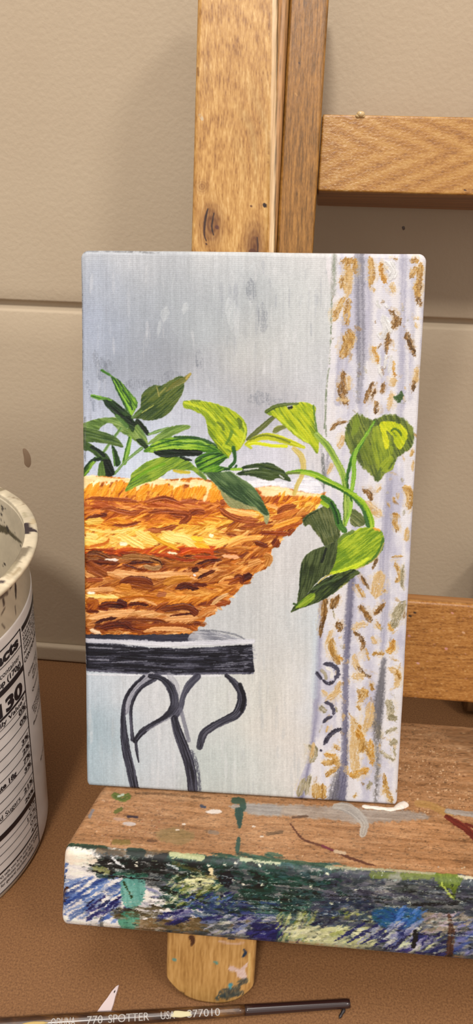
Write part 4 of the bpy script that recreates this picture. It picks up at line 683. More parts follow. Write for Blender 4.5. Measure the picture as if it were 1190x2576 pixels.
M_silver = mat('silver_lettering', l255(172, 166, 160), .4)
M_white = mat('white_plastic', l255(226, 206, 204), .5)
M_black = mat('plain_black', l255(36, 24, 22), .5)
# canvas paint: weave bump from two crossed wave textures
M_canvas = mat('acrylic_on_canvas', attr=True, rough=.5, spec=.3)
nt = M_canvas.node_tree; tc = nt.nodes.new('ShaderNodeTexCoord'); bs = nt.nodes['Principled BSDF']
at = nt.nodes['Attribute']
def wave(rot, sc):
    mp = nt.nodes.new('ShaderNodeMapping'); mp.inputs['Rotation'].default_value = rot
    w = nt.nodes.new('ShaderNodeTexWave'); w.inputs['Scale'].default_value = sc; w.inputs['Distortion'].default_value = 3.2; w.inputs['Detail'].default_value = 3; w.inputs['Detail Scale'].default_value = 2.2
    nt.links.new(tc.outputs['Object'], mp.inputs['Vector']); nt.links.new(mp.outputs['Vector'], w.inputs['Vector']); return w
wa = wave((0, 0, 0), 950); wb = wave((0, math.pi/2, 0), 950)
ad = nt.nodes.new('ShaderNodeMath'); ad.operation = 'MULTIPLY_ADD'; nt.links.new(wb.outputs['Fac'], ad.inputs[0]); ad.inputs[1].default_value = .45; nt.links.new(wa.outputs['Fac'], ad.inputs[2])
bp = nt.nodes.new('ShaderNodeBump'); bp.inputs['Strength'].default_value = .3; bp.inputs['Distance'].default_value = .00008
nt.links.new(ad.outputs[0], bp.inputs['Height']); nt.links.new(bp.outputs['Normal'], bs.inputs['Normal'])
# ------------------------------------------------------------------ the setting: wall with a groove, foot bead, table board
WY = 183.2
def wall():
    prof = [(-30, 0), (109.2, 0)]                                    # (z, depth) lower board, groove, upper board
    prof = [(0, 0)]+[(k*5., 0) for k in range(1, 21)]+[(108.6, 0), (109.0, .15), (109.35, .5), (109.45, 1.6), (111.3, 1.6), (111.4, .5), (111.6, .12), (112.0, 0)]+[(115+5*k, 0) for k in range(130)]
    xs = np.linspace(-620, 620, 60); V = []
    for z, d in prof: V += [(x, WY+d, z) for x in xs]
    bV = len(V)
    V += [(x, WY+14, prof[-1][0]) for x in xs]+[(x, WY+14, 0) for x in xs]
    n = len(prof)+2; Fq = grid_faces(n, 60)
    Fq = np.vstack([Fq, np.stack([np.arange(59)+(n-1)*60, np.arange(1, 60)+(n-1)*60, np.arange(1, 60), np.arange(59)], -1)])
    o = obj('wall_back', V, Fq, M_wall); o['kind'] = 'structure'; return o
wall_o = wall()
def bead():
    p = rrect(-2.2, 0, 0, 6.0, 1.0, .6)
    o = sweep('trim_1', p, np.linspace(-620, 620, 12), (np.array([0, WY, 0.]), np.array([0, 1., 0]), zz, np.array([1., 0, 0])), M_wall, None, end=.5); o['kind'] = 'structure'
bead()
bm = bmesh.new(); bmesh.ops.create_cube(bm, size=1)
for v in bm.verts: v.co = Vector((v.co.x*1.24, v.co.y*.62+(WY*MM-.31), v.co.z*.012-.006))
bmesh.ops.bevel(bm, geom=bm.edges[:], offset=.0012, segments=2, affect='EDGES')
tb = from_bm('table', bm, M_table, smooth=False); tag(tb, 'brown hardboard table top under the easel, the cup and the brush', 'table')
# small stains on the wall (paint smudges with a little body)
def smudge(name, outline, parent, label, cat, m, plane=(np.array([0, WY, 0]), np.array([0, 1., 0])), t=.12):
    q = spline(outline, True, 4); pts = [hit(x, y, *plane) for x, y in q]; n = len(pts); nn = -plane[1] if plane[1][1] > .5 else plane[1]
    c = np.mean(pts, 0)
    V = [p+nn*.01 for p in pts]+[c+(p-c)*.75+nn*t for p in pts]+[c+nn*t*1.1]
    F_ = [(i, (i+1) % n, n+(i+1) % n, n+i) for i in range(n)]+[(n+i, n+(i+1) % n, 2*n) for i in range(n)]
    o = obj(name, V, F_, m, parent)
    if label: o['label'] = label
    return o
M_smudge = mat('brown_smudge', l255(150, 124, 98), .7); M_speck = mat('grey_speck', l255(110, 96, 88), .7)
smudge('paint_smudge', [(57, 1130), (66, 1130), (76, 1146), (78, 1166), (72, 1176), (62, 1168), (60, 1150)], wall_o, 'small brown smudge', None, M_smudge)
smudge('paint_speck', [(1011, 571), (1017, 569), (1019, 576), (1014, 579)], wall_o, 'tiny dark speck', None, M_speck)
# ------------------------------------------------------------------ the easel
th = math.radians(14.)
ex = np.array([1., 0, 0]); eu = np.array([0, math.sin(th), math.cos(th)]); en = np.array([0, -math.cos(th), math.sin(th)])
CB = np.array([-8.008, 108.402, 30.458]); CYAW, CLEAN, CROLL, CHT, CWD = map(float, (math.radians(2.931), math.radians(19.423), math.radians(.8466), 106.96, 63.5))
cn = np.array([math.sin(CYAW), -math.cos(CYAW), 0]); cx = np.array([math.cos(CYAW), math.sin(CYAW), 0])
cu = zz*math.cos(CLEAN)-cn*math.sin(CLEAN); cx, cu = cx*math.cos(CROLL)+cu*math.sin(CROLL), cu*math.cos(CROLL)-cx*math.sin(CROLL); cn = np.cross(cx, cu)
CT = 4.0                                                           # canvas thickness
MP = CB+cu*CHT-cn*(CT+.9)                                               # where the canvas top leans on the mast
MO = np.array([0, MP[1]-MP[2]*math.tan(th), 0.])                    # mast front plane at table height
easel = empty('easel', 'wooden tabletop easel with a paint-stained ledge holding the small canvas', 'easel')
def face(O, Ad, Ld, a0, a1, l0, l1):                                # homography of a flat face from its own corners
    c = [(a0, l0), (a1, l0), (a1, l1), (a0, l1)]
    return homog(c, [seen(O+Ad*a+Ld*l) for a, l in c])
def fallback(V, c0, c1, dirn):
    s = V@dirn; q = V-np.outer(s, dirn)
    n = fbm(q[:, 0]*1.1+q[:, 1]*1.3+s*.05, q[:, 2]*1.2+q[:, 1]*.9+s*.06, 40)
    return ramp([c0, c1], (n-.5)*2+.5)
rp = paint_post()
def post_col(off):
    Hm = face(MO+en*off, ex, eu, -26, 2, 120, 185)
    def f(Q, V):
        a, b, l = Q[:, 0], Q[:, 1], Q[:, 2]
        x, y = apply(Hm, a, l)
        c = sample(rp, rp.rgb, x, y); fb = fallback(V, (150, 104, 52), (206, 158, 98), eu)
        k = (sst(106, 114, l)*sst(190, 183, l)*sst(-3.4, -2.6, b))[:, None]
        return fb*(1-k)+c*k
    return f
ls = np.concatenate([np.linspace(0, 1.2, 6), np.linspace(2, 108, 90), np.linspace(108.2, 182, 640), np.linspace(182.5, 187, 12)])
LX = -23.5
front = [(LX, -3)]+[(LX+.8*(1-math.cos(t)), -.8+.8*math.sin(t)) for t in np.linspace(0, math.pi/2, 7)]
front += [(x, 0) for x in np.arange(LX+.95, -10.0, .1)]
edge = [(-9.9, -.02), (-9.6, -.10), (-9.35, -.28), (-9.15, -.55), (-9.02, -.85), (-8.95, -1.05), (-8.85, -.95), (-8.6, -.82), (-8.3, -.8), (-8.0, -.86), (-7.8, -1.0), (-7.62, -1.25), (-7.52, -1.6), (-7.45, -2.2), (-7.42, -3)]
back = [(-7.42, -5), (-7.42, -13), (-8.2, -14), (-22.7, -14), (LX, -13.2), (LX, -8)]
sweep('mast', (front+edge+back)[::-1], ls, (MO, ex, en, eu), M_wood, easel, post_col(0.))
pb = rrect(-7.40, -15, -.4, -3.1, .6, .12)
o = sweep('side_board', pb, ls, (MO, ex, en, eu), M_wood, easel, lambda Q, V: (lambda x, y: np.where((Q[:, 2] > 112)[:, None] & (Q[:, 2] < 186)[:, None], sample(rp, rp.rgb, np.clip(x, 728-.0397*y, 868), y), fallback(V, (120, 78, 32), (170, 116, 56), eu)))(*apply(face(MO+en*-3.1, ex, eu, -10, 2, 120, 185), Q[:, 0], Q[:, 2])))
o['label'] = 'darker brown board set back beside the mast'
def lco(z): return z
b0 = (MP-MO)@eu                                                    # mast coordinate of the canvas top
r0_, r1_ = paint_rail(0), paint_rail(1)
def rail(name, art, lo, hi, off, thick, xr, rad, crop):
    Of = MO+en*off
    Hm = face(Of, ex, eu, 0, 40, lo, hi)
    def f(Q, V):
        a, b, l = Q[:, 0], Q[:, 1], Q[:, 2]
        x, y = apply(Hm, l, a)                                       # here a = height on the easel, l = along x
        c = sample(art, art.rgb, x, y); fb = fallback(V, crop[0], crop[1], ex)
        k = (sst(-1.6, -.7, b)*sst(44, 40, l))[:, None]
        return fb*(1-k)+c*k
    ll = np.concatenate([np.linspace(xr[0], xr[0]+1, 6), np.arange(xr[0]+1.1, 40, .14), np.linspace(40.2, xr[1], 30)])
    return sweep(name, rrect(lo, -thick, hi, 0, rad, .14, 6), ll, (Of, eu, en, ex), M_rail, easel, f, end=.4)
rail('upper_rail', r0_, b0+13.15, b0+26.7, -8., 19., (-.3, 46), .35, ((128, 80, 36), (168, 112, 58)))
rail('lower_rail', r1_, b0-92.6, b0-69.4, -8., 5., (0.02, 46), .7, ((150, 96, 46), (186, 128, 70)))
sweep('side_board', rrect(46.1, -15, 54, -6, .6, .5), np.linspace(0, 187, 40), (MO, ex, en, eu), M_wood, easel, lambda Q, V: fallback(V, (120, 78, 32), (170, 116, 56), eu))
sweep('shade_block', rrect(51.2, 171, 60, 181, .8, .6), np.linspace(.02, 52, 20), (np.zeros(3), ex, np.array([0, 1., 0]), zz), M_wood, easel, lambda Q, V: fallback(V, (96, 66, 36), (130, 92, 52), zz), end=3.)  # unseen block added out of view to cast the soft wall shadow at right
# ledge
LZ = CB.copy()                                                      # ledge top plane passes just under the canvas foot
lyaw = math.radians(-1.6)
lx = ex*math.cos(lyaw)+en*math.sin(lyaw); ln_ = en*math.cos(lyaw)-ex*math.sin(lyaw)
LO = CB-np.array([CB[0], 0, 0])-eu*.05
FR = 18.9; TH = 17.9
rl = paint_ledge()
Ht = face(LO, lx, ln_, -38, 36, -34, FR)
Hf = None
def ledge_front():
    Of = LO+ln_*FR; c = [(-38, -2), (36, -2), (36, -TH), (-38, -TH)]
    return homog(c, [seen(Of+lx*a+eu*b) for a, b in c])
Hf = ledge_front()
def ledge_col(Q, V):
    a, b, l = Q[:, 0], Q[:, 1], Q[:, 2]                              # a = towards the viewer, b = up, l = along
    x1, y1 = apply(Ht, l, a); x2, y2 = apply(Hf, l, b)
    k = sst(FR-2.0, FR-.2, a)
    x = x1*(1-k)+x2*k; y = y1*(1-k)+y2*k
    rag = np.stack([x*.10, y*.55], -1)
    k = .5+.5*k; x = x+9*(fbm(x*.12, y*.5, 61)-.5)*k; y = y+9*(fbm(x*.16, y*.6, 62)-.5)*k
    c = sample(rl, rl.rgb, x, y); fb = fallback(V, (140, 92, 52), (182, 128, 80), ex)
    vis = (sst(-TH+.1, -TH+.6, b)*sst(66, 58, l)*np.maximum(sst(-1.6, -.8, b), sst(FR-4, FR-3, a)))[:, None]
    return fb*(1-vis)+c*vis
prof = []
def arc(cx, cy, r, t0, t1, n): return [(cx+r*math.cos(math.radians(t0+(t1-t0)*k/n)), cy+r*math.sin(math.radians(t0+(t1-t0)*k/n))) for k in range(n+1)]
rt, rb_ = 1.6, 2.6
prof += [(x, 0) for x in np.arange(-35.4, FR-rt, .16)][::-1][::-1]
prof += arc(FR-rt, -rt, rt, 90, 0, 14)
prof += [(FR, y) for y in np.arange(-rt-.1, -TH+rb_, -.1)]
prof += arc(FR-rb_, -TH+rb_, rb_, 0, -90, 16)
prof += [(x, -TH) for x in np.arange(FR-rb_-1, -35.4, -2.)]+[(-35.9, -TH+.5), (-35.9, -9), (-35.9, -.5)]
lls = np.concatenate([np.linspace(-39.2, -37.4, 16), np.arange(-37.3, 40, .13), np.linspace(40.3, 64, 40)])
sweep('ledge', prof[::-1], lls, (LO, ln_, eu, lx), M_ledge, easel, ledge_col, end=1.3, shear=lambda Q: -(Q[:, 0]-FR)*.13*np.clip((10-Q[:, 2])/45, 0, 1)-np.clip((-Q[:, 1])/TH, 0, 1)*.9*np.clip(-Q[:, 2]/38, 0, 1))['label'] = 'paint-covered front ledge with blue, white and green brush wipes'
# tongue below the ledge (rounded lower end standing on the table)
rt_ = paint_tongue()
TO = LO+ln_*(FR-3.0)
tlx, trx = -20.4, -3.25
def tongue():
    zb = 0.15; Lz = lambda u: u
    top = -TH+.02
    bot = -(TO[2]-zb)/eu[2]                                          # along eu down to the table
    cxm = (tlx+trx)/2; w = (trx-tlx)/2
    out = []
    for k in range(81):
        s = -1+2*k/80
        out.append((cxm+w*s, bot+5.2*(abs(s)**2.6)))
    nb = 46; rows = []
    for j in range(nb+1):
        f_ = j/nb; rows.append([(x, y+(top-y)*f_) for x, y in out])
    fr_ = np.array(rows)                                            # front grid (x, u)
    n0, n1 = fr_.shape[:2]; Q = fr_.reshape(-1, 2)
    inset = np.minimum(1, np.minimum(Q[:, 0]-tlx, trx-Q[:, 0])/.7); d = -.7*(1-np.sqrt(np.clip(1-(1-inset)**2, 0, 1)))
    Vf = TO+Q[:, :1]*ex+Q[:, 1:]*eu+en*d[:, None]
    Vb = TO+Q[:, :1]*ex+Q[:, 1:]*eu-en*7.
    c4 = [(tlx, bot), (trx, bot), (trx, top), (tlx, top)]
    Hm = homog(c4, [seen(TO+ex*a+eu*b) for a, b in c4])
    x, y = apply(Hm, Q[:, 0], Q[:, 1]); col = sample(rt_, rt_.rgb, x, y)
    F1 = grid_faces(n0, n1); n = len(Vf); F2 = F1[:, ::-1]+n
    ring = list(range(n1))+[i*n1+n1-1 for i in range(1, n0)]+list(range((n0-1)*n1+n1-2, (n0-1)*n1-1, -1))+[i*n1 for i in range(n0-2, 0, -1)]
    ring = np.array(ring); nx = np.roll(ring, -1)
    F3 = np.stack([ring, ring+n, nx+n, nx], -1)
    o = obj('ledge_bracket', np.vstack([Vf, Vb]), np.vstack([F1, F2, F3]), M_wood, easel, np.vstack([col, col*.97]))
    bm = bmesh.new(); bm.from_mesh(o.data); bmesh.ops.recalc_face_normals(bm, faces=bm.faces); bm.to_mesh(o.data); bm.free()
tongue()
# dried paint ridge at the canvas foot and a glue blob on the upper rail
def blobs(name, pts, mat_, plane, parent, sink=.2):
    bm = bmesh.new(); P, nrm = plane
    for x, y, r, h in pts:
        c = hit(x, y, P, nrm)
        d = bmesh.ops.create_icosphere(bm, subdivisions=3, radius=1)
        for v in d['verts']:
            q = np.array(v.co); w = 1+.22*(noise(np.array(q[0]*2.2+x), np.array(q[1]*2.2+q[2]*1.7+y), 3)-.5)
            p = c+ex*q[0]*r*w+(np.cross(nrm, ex))*q[1]*r*.75*w+nrm*(q[2]*h-sink*h)*w
            v.co = Vector(p*MM)
    bmesh.ops.remove_doubles(bm, verts=bm.verts, dist=1e-7)
    return from_bm(name, bm, mat_, parent)
blobs('dried_paint', [(1016-k*2.6+(k>24)*0, 2024+12*math.sin(min(1, k/12)*1.57)-(k>14)*(k-14)*.28, 1.15-.45*min(1, k/8)+.10*math.sin(k*.55), .75-.4*min(1, k/10)+.05*math.sin(k*.7)) for k in range(38)], M_dried, (LO, eu), easel)['label'] = 'white blob of dried paint at the canvas foot'
blobs('glue_blob', [(908, 287, .78, .7), (901, 291, .5, .35), (913, 292, .4, .3)], M_glue, (MO+en*-7.9, en), easel)['label'] = 'clear glue drop on the upper rail'
# ------------------------------------------------------------------ the canvas
ra = paint_canvas()
def canvas():
    r = .9; nU, nV = 600, 980
    def axis(w, n):                                                 # position and depth along back - side - face - side - back
        pos = [r*.1, 0, 0, 0]; dep = [CT, CT-.4, CT*.6, CT*.35]
        for k in range(8):
            t = math.pi/2*k/8; pos.append(r*(1-math.cos(t))); dep.append(r*(1-math.sin(t)))
        f = np.linspace(r, w-r, n); pos += list(f); dep += [0]*n
        for k in range(1, 9):
            t = math.pi/2*k/8; pos.append(w-r*(1-math.sin(t))); dep.append(r*(1-math.cos(t)))
        pos += [w, w, w, w-r*.1]; dep += [CT*.35, CT*.6, CT-.4, CT]
        return np.array(pos), np.array(dep)
    px_, dx_ = axis(CWD, nU); py_, dy_ = axis(CHT, nV)
    PX, PY = np.meshgrid(px_, py_); DX, DY = np.meshgrid(dx_, dy_)
    Dp = np.maximum(DX, DY)
    # art coordinates from the four corners of the face
    Hm = homog([(0, CHT), (CWD, CHT), (CWD, 0), (0, 0)], [(203, 628), (1075, 636), (1000, 2020), (217, 1990)])
    ax, ay = apply(Hm, PX, PY)
    amp = 1.8+6.5*sst(820, 850, ax)*(1-sst(1020, 1060, ay)*sst(1560, 1500, ay)*.7); wx = ax+amp*(fbm(ax*.3, ay*.3, 71)-.5); wy = ay+amp*1.3*(fbm(ax*.3, ay*.3, 72)-.5)
    rgb = sample(ra, ra.rgb, np.clip(wx, 206, 1072), np.clip(wy, 632, 2022)); ht = sample(ra, ra.ht, ax, ay)
    side = sst(.5, 1.2, Dp)[..., None]
    sidec = np.array([214, 210, 214])/255.*(.9+.15*fbm(ax*.2, ay*.2, 5))[..., None]
    rgb = rgb*(1-side*.75)+sidec*side*.75
    # hand-stretched outline: soft corners, slightly wavy edges
    cxx = np.minimum(PX, CWD-PX); cyy = np.minimum(PY, CHT-PY); s = 1.5
    pa_ = np.maximum(s-cxx, 0); pb_ = np.maximum(s-cyy, 0); rr = np.hypot(pa_, pb_)+1e-9; m_ = np.maximum(pa_, pb_)/rr
    m_ = np.where((pa_ > 0) & (pb_ > 0), m_, 1.)
    x2 = PX+np.sign(CWD/2-PX)*pa_*(1-m_); y2 = PY+np.sign(CHT/2-PY)*pb_*(1-m_)
    x2 = x2+.12*(fbm(PY*.12, PY*0+3, 8)-.5)*(1-sst(0, 6, cxx)); y2 = y2+(.35*(fbm(PX*.06, PX*0+9, 9)-.5))*(1-sst(0, 8, CHT-PY))
    h = .11*(ht-.4)*(1-sst(.1, .9, Dp))+.02*(fbm(ax*.3, ay*.3, 15)-.5)*(1-side[..., 0])
    V = CB+(x2[..., None]-CWD/2)*cx+y2[..., None]*cu+cn*(h-Dp)[..., None]
    # seat the lower edge on the ledge
    lift = -((V-LO)@eu)+.02; lift0 = lift[0:12].max(0)[None, :]
    V = V+cu*(np.repeat(lift[6:7], len(V), 0)*0)[..., None]
    bottom = (V[2:6]-LO)@eu; need = .03-bottom.min(0)
    V = V+eu*(need[None, :]*(1-sst(0, 30, PY)))[..., None]
    V = V.reshape(-1, 3); n0, n1 = PX.shape
    o = obj('stretched_canvas', V, grid_faces(n0, n1), M_canvas, None, rgb.reshape(-1, 3), alb=.72)
    bm = bmesh.new(); bm.from_mesh(o.data)
    bmesh.ops.holes_fill(bm, edges=[e for e in bm.edges if e.is_boundary], sides=0)
    bmesh.ops.recalc_face_normals(bm, faces=bm.faces); bm.to_mesh(o.data); bm.free()
    tag(o, 'small painted canvas of trailing plant in a woven basket beside a curtain', 'painting')
canvas()
# ------------------------------------------------------------------ the yogurt cup
CUP = np.array([-86.23, 116.21, 0.]); CRB, CRT, CHH = 30.46, 34.0, 78.4; RIM, RIN = 36.22, 33.6
def cone(x, y, inner=0.):                                          # pixel -> (theta, z) on the cup wall
    d = ray(x, y); o = CP-CUP; k = (CRT-CRB)/CHH
    a = d[0]**2+d[1]**2-(k*d[2])**2; b = 2*(o[0]*d[0]+o[1]*d[1]-(CRB+k*o[2])*k*d[2]); c = o[0]**2+o[1]**2-(CRB+k*o[2])**2
    D_ = b*b-4*a*c
    if D_ < 0: D_ = 0
    t = (-b-math.sqrt(D_))/(2*a); p = o+d*t
    return math.atan2(p[1], p[0]), p[2], p+CUP
def rad(z): return CRB+(CRT-CRB)*z/CHH
def on_cup(t, z, lift=.0): r = rad(z)+lift; return CUP+np.array([r*math.cos(t), r*math.sin(t), z])
cup = empty('yogurt_cup', 'white paper yogurt cup with nutrition label and paint-smeared rim, left of the canvas', 'cup')
def stain_colours(P, base, marks):
    """base colour per vertex with paint marks laid along polylines on the surface: (points, radius mm, colour, strength)"""
    col = base.copy()
    for i, (pts, r, c, s) in enumerate(marks):
        pts = np.array(pts); best = np.full(len(P), 1e9); rr = np.full(len(P), r if np.isscalar(r) else r[0], float)
        for k in range(max(1, len(pts)-1)):
            a = pts[k]; b = pts[min(k+1, len(pts)-1)]; ab = b-a; t = np.clip(((P-a)@ab)/(ab@ab+1e-9), 0, 1)
            d = np.linalg.norm(P-a-t[:, None]*ab, axis=1)
            if not np.isscalar(r): w = r[min(k, len(r)-1)]*(1-t)+r[min(k+1, len(r)-1)]*t; rr = np.where(d < best, w, rr)
            best = np.minimum(best, d)
        n = fbm(P[:, 0]*2.2+P[:, 2]*.9, P[:, 1]*2.2+P[:, 2]*1.7, 100+i)
        al = s*sst(.22, -.22, best-rr*(.55+.9*n))*(.7+.6*fbm(P[:, 0]*4, P[:, 1]*4+P[:, 2]*4, 200+i))
        al = np.clip(al, 0, 1)[:, None]
        col = col*(1-al)+np.array(c)/255.*al
    return col
def lathe(name, prof, th_, mat_, parent, colf, close=False):
    prof = np.array(prof); c, s = np.cos(th_), np.sin(th_)
    V = np.stack([CUP[0]+prof[:, :1]*c, CUP[1]+prof[:, :1]*s, CUP[2]+prof[:, 1:]+0*c], -1)
    n0, n1 = len(prof), len(th_); Fq = grid_faces(n0, n1, True); V = V.reshape(-1, 3)
    if close:
        a = np.arange(n1); Fq = np.vstack([Fq, np.stack([(n0-1)*n1+a, (n0-1)*n1+(a+1) % n1, (a+1) % n1, a], -1)])
    return obj(name, V, Fq, mat_, parent, colf(V))
TH = np.radians(np.concatenate([np.arange(-75, 75, .3), np.arange(75, 285, 3)]))
I3 = lambda *xy: [(xy[i]/8.59, 1200+xy[i+1]/8.59) for i in range(0, len(xy), 2)]
def on_rim(q): return [hit(x, y, np.array([0, 0, 78.4]), zz) for x, y in q]
def on_body(q): return [cone(x, y)[2] for x, y in q]
def on_inside(q):
    out = []
    for x, y in q:
        d = ray(x, y); o = CP-CUP; k = (RIN-29.8)/75.; f0 = 29.8-k*3
        a = d[0]**2+d[1]**2-(k*d[2])**2; b = 2*(o[0]*d[0]+o[1]*d[1]-(f0+k*o[2])*k*d[2]); c = o[0]**2+o[1]**2-(f0+k*o[2])**2
        t = (-b+math.sqrt(max(0, b*b-4*a*c)))/(2*a); out.append(CP+d*t)
    return out
DKP = (48, 38, 44); GRY = (128, 116, 96); OLV = (70, 62, 42)
rim_marks = [(on_rim(I3(560, 1050, 590, 1180)), 1.0, DKP, 1.), (on_rim(I3(600, 1130, 690, 1150, 780, 1165)), [.95, .55, .35], DKP, 1.), (on_rim(I3(480, 1590, 400, 1680, 300, 1830)), [1.2, 1.3, 1.1], GRY, .95), (on_rim(I3(620, 1530, 520, 1600)), .5, GRY, .9),
             (on_rim(I3(280, 1870, 180, 2010, 40, 2130)), [1.0, .9, .8], (150, 138, 112), .85), (on_rim(I3(20, 270, 0, 280)), .9, (130, 116, 92), .8), (on_rim(I3(200, 430, 420, 480, 530, 560, 490, 610)), .16, (130, 108, 84), .8), (on_rim(I3(560, 860, 520, 800)), .5, (160, 150, 120), .6),
             (on_rim(I3(760, 870, 790, 940)), .16, (60, 46, 40), .9), (on_rim(I3(700, 1000, 740, 920)), .6, (196, 176, 140), .7), (on_rim(I3(40, 2270, 10, 2280)), .5, DKP, .9), (on_rim(I3(290, 2100, 420, 1980)), .4, (150, 132, 100), .6), (on_rim(I3(180, 2200, 420, 1960)), .25, (170, 150, 120), .6)]
in_marks = [(on_inside(I3(-60, 1080, 60, 1130, 150, 1150, 300, 1290, 400, 1370, 470, 1420)), [1.0, .9, .8, .55, .4, .2], OLV, .95), (on_inside(I3(155, 1090, 170, 1150)), .5, (36, 30, 30), 1.), (on_inside(I3(440, 1480, 446, 1490)), .28, (46, 40, 36), 1.)]
for x, y, r in ((40, 640, .3), (70, 670, .2), (45, 700, .25), (28, 805, .3), (20, 920, .14), (98, 1880, .3), (110, 680, .12), (90, 970, .1), (320, 1210, .1), (60, 1910, .12)): in_marks.append((on_inside(I3(x, y, x+8, y+10)), r, (40, 34, 36), 1.))
body_marks = [(on_body(I3(330, 2290, 340, 2420, 345, 2620)), [.25, .45, .15], (44, 34, 34), 1.), (on_body(I3(675, 2080, 690, 2280)), [.1, .25], (70, 54, 46), .9), (on_body([(8, 1508), (10, 1522)]), .35, (70, 56, 50), .9), (on_body([(12, 1530), (4, 1545)]), .25, (80, 66, 56), .7),
              (on_body([(3, 1500), (18, 1492)]), .5, (80, 66, 60), .7), (on_body([(5, 1570), (12, 1580)]), .15, (80, 66, 56), .8), (on_body([(40, 1545), (38, 1525)]), .12, (60, 48, 44), .9), (on_body([(26, 1480), (30, 1470)]), .3, (60, 50, 50), .8)]
def cup_base(P, c, k=.06):
    n = fbm(P[:, 0]*.35+P[:, 2]*.2, P[:, 1]*.35+P[:, 2]*.25, 33); n2 = fbm(P[:, 0]*1.6, P[:, 1]*1.6+P[:, 2]*1.4, 34)
    return np.array(c)/255.*(1-k*2*(n-.3)-k*(n2-.5))[:, None]
outer = [(.01, .3), (20, .3), (CRB-1.2, .3), (CRB-.9, 0), (CRB-.3, 0), (CRB, .5)]
zsb = np.arange(1, 76.2, .3); outer += [(rad(z), z) for z in zsb]
inner = [(RIN-.05, 77.6)]+[(29.8+(RIN-29.8)*(z-3)/75., z) for z in np.arange(77, 3.2, -.35)]+[(29.2, 3.0), (20, 2.8), (.01, 2.8)]
lathe('cup_body', outer+[(34.0, 76.8)]+inner, TH, M_cup, cup, lambda P: stain_colours(P, cup_base(P, (208, 194, 168)), body_marks+in_marks))
rimp = []
rimp = [(33.62, 78.2), (33.7, 78.42), (33.95, 78.48), (34.4, 78.5), (35.0, 78.48), (35.5, 78.42), (35.9, 78.28), (36.12, 78.1), (36.22, 77.85), (36.2, 77.5), (36.05, 77.25), (35.7, 77.15), (35.0, 77.1), (34.4, 77.0), (34.08, 76.7), (34.0, 76.2), (33.7, 76.2), (33.6, 77.2)][::-1]
lathe('rim', rimp, TH, M_cup, cup, lambda P: stain_colours(P, cup_base(P, (218, 204, 176), .12), rim_marks), close=True)
zl = np.arange(1.4, 66.3, .6)
sl = [(rad(1.4)+.02, 1.4)]+[(rad(z)+.22, z) for z in zl]+[(rad(66.4)+.18, 66.4), (rad(66.5)+.02, 66.5)]
sleeve = lathe('label_sleeve', sl, np.radians(np.arange(-180, 180, 1.5)), M_cup, cup, lambda P: cup_base(P, (238, 230, 224), .05))
# printed panel: every word and rule is set in (angle, height) on the wall of the cup
pv, pf = [], []
LIFT = .30
def strip(t0, t1, z0, z1):
    n = max(2, int(abs(t1-t0)/1.2)); b = len(pv)
    for k in range(n+1):
        t = math.radians(t0+(t1-t0)*k/n); pv.append(on_cup(t, z0, LIFT)); pv.append(on_cup(t, z1, LIFT))
    for k in range(n): pf.append((b+2*k, b+2*k+2, b+2*k+3, b+2*k+1))
_cache = {}
def glyphs(txt, bold):
    key = (txt, bold)
    if key in _cache: return _cache[key]
    cu_ = bpy.data.curves.new('lettering', 'FONT'); cu_.body = txt; cu_.size = 1; cu_.offset = bold; cu_.resolution_u = 3
    o = bpy.data.objects.new('lettering', cu_); COL.objects.link(o)
    dg = bpy.context.evaluated_depsgraph_get(); me = o.evaluated_get(dg).to_mesh()
    bm = bmesh.new(); bm.from_mesh(me); bmesh.ops.triangulate(bm, faces=bm.faces[:])
    for _ in range(3):
        le = [e for e in bm.edges if e.calc_length() > .17]
        if le: bmesh.ops.subdivide_edges(bm, edges=le, cuts=1); bmesh.ops.triangulate(bm, faces=[q for q in bm.faces if len(q.verts) > 3])
    bm.verts.index_update(); v = np.array([tuple(q.co)[:2] for q in bm.verts]); f = [tuple(q.index for q in p.verts) for p in bm.faces]; bm.free()
    o.evaluated_get(dg).to_mesh_clear(); bpy.data.objects.remove(o); bpy.data.curves.remove(cu_)
    _cache[key] = (v, f); return v, f
CAP = None
def cup_text(txt, theta, z, cap, width=None, right=True, bold=.012):
    v, f = glyphs(txt, bold); v = v.copy(); s = cap/.70
    w = np.ptp(v[:, 0]); x = (v[:, 0]-v[:, 0].min())*s; y = v[:, 1]*s
    if width: x *= width/(w*s)
    if right: x = x-x.max()
    b = len(pv)
    for a, h in zip(x, y): pv.append(on_cup(math.radians(theta)+a/rad(z), z+h, LIFT))
    for q in f: pf.append(tuple(b+i for i in q))
dv = -2.6; L0 = -48
strip(dv-.3, dv+.3, 1.8, 63.9)
for z, t in ((63.75, .32), (59.9, .18), (45.75, .14), (43.9, .2), (41.1, .2), (38.35, .2), (35.65, .2), (32.95, .2), (30.3, .2), (27.6, .2), (25.0, .2), (22.3, .2), (15.6, .18), (13.15, .18), (10.6, .18), (1.9, .3)): strip(L0, dv, z, z+t)
strip(L0, dv-.2, 53.75, 55.15); strip(L0, dv-.2, 47.95, 48.55); strip(L0, dv, 17.4, 19.0); strip(L0, dv, 7.75, 8.25)
cup_text('Nutrition Facts', -4.6, 60.75, 2.6, 30.0, bold=.045); cup_text('1 serving per container', -4.9, 57.6, 1.35, 16.5, bold=.004); cup_text('Serving size 1 cup (170g)', -4.4, 55.75, 1.3, 20.5, bold=.032)
cup_text('Calories 130', -4.8, 48.9, 3.2, 32, bold=.045); cup_text('% Daily Value*', -4.2, 46.45, 1.15, 13.5, bold=.02)
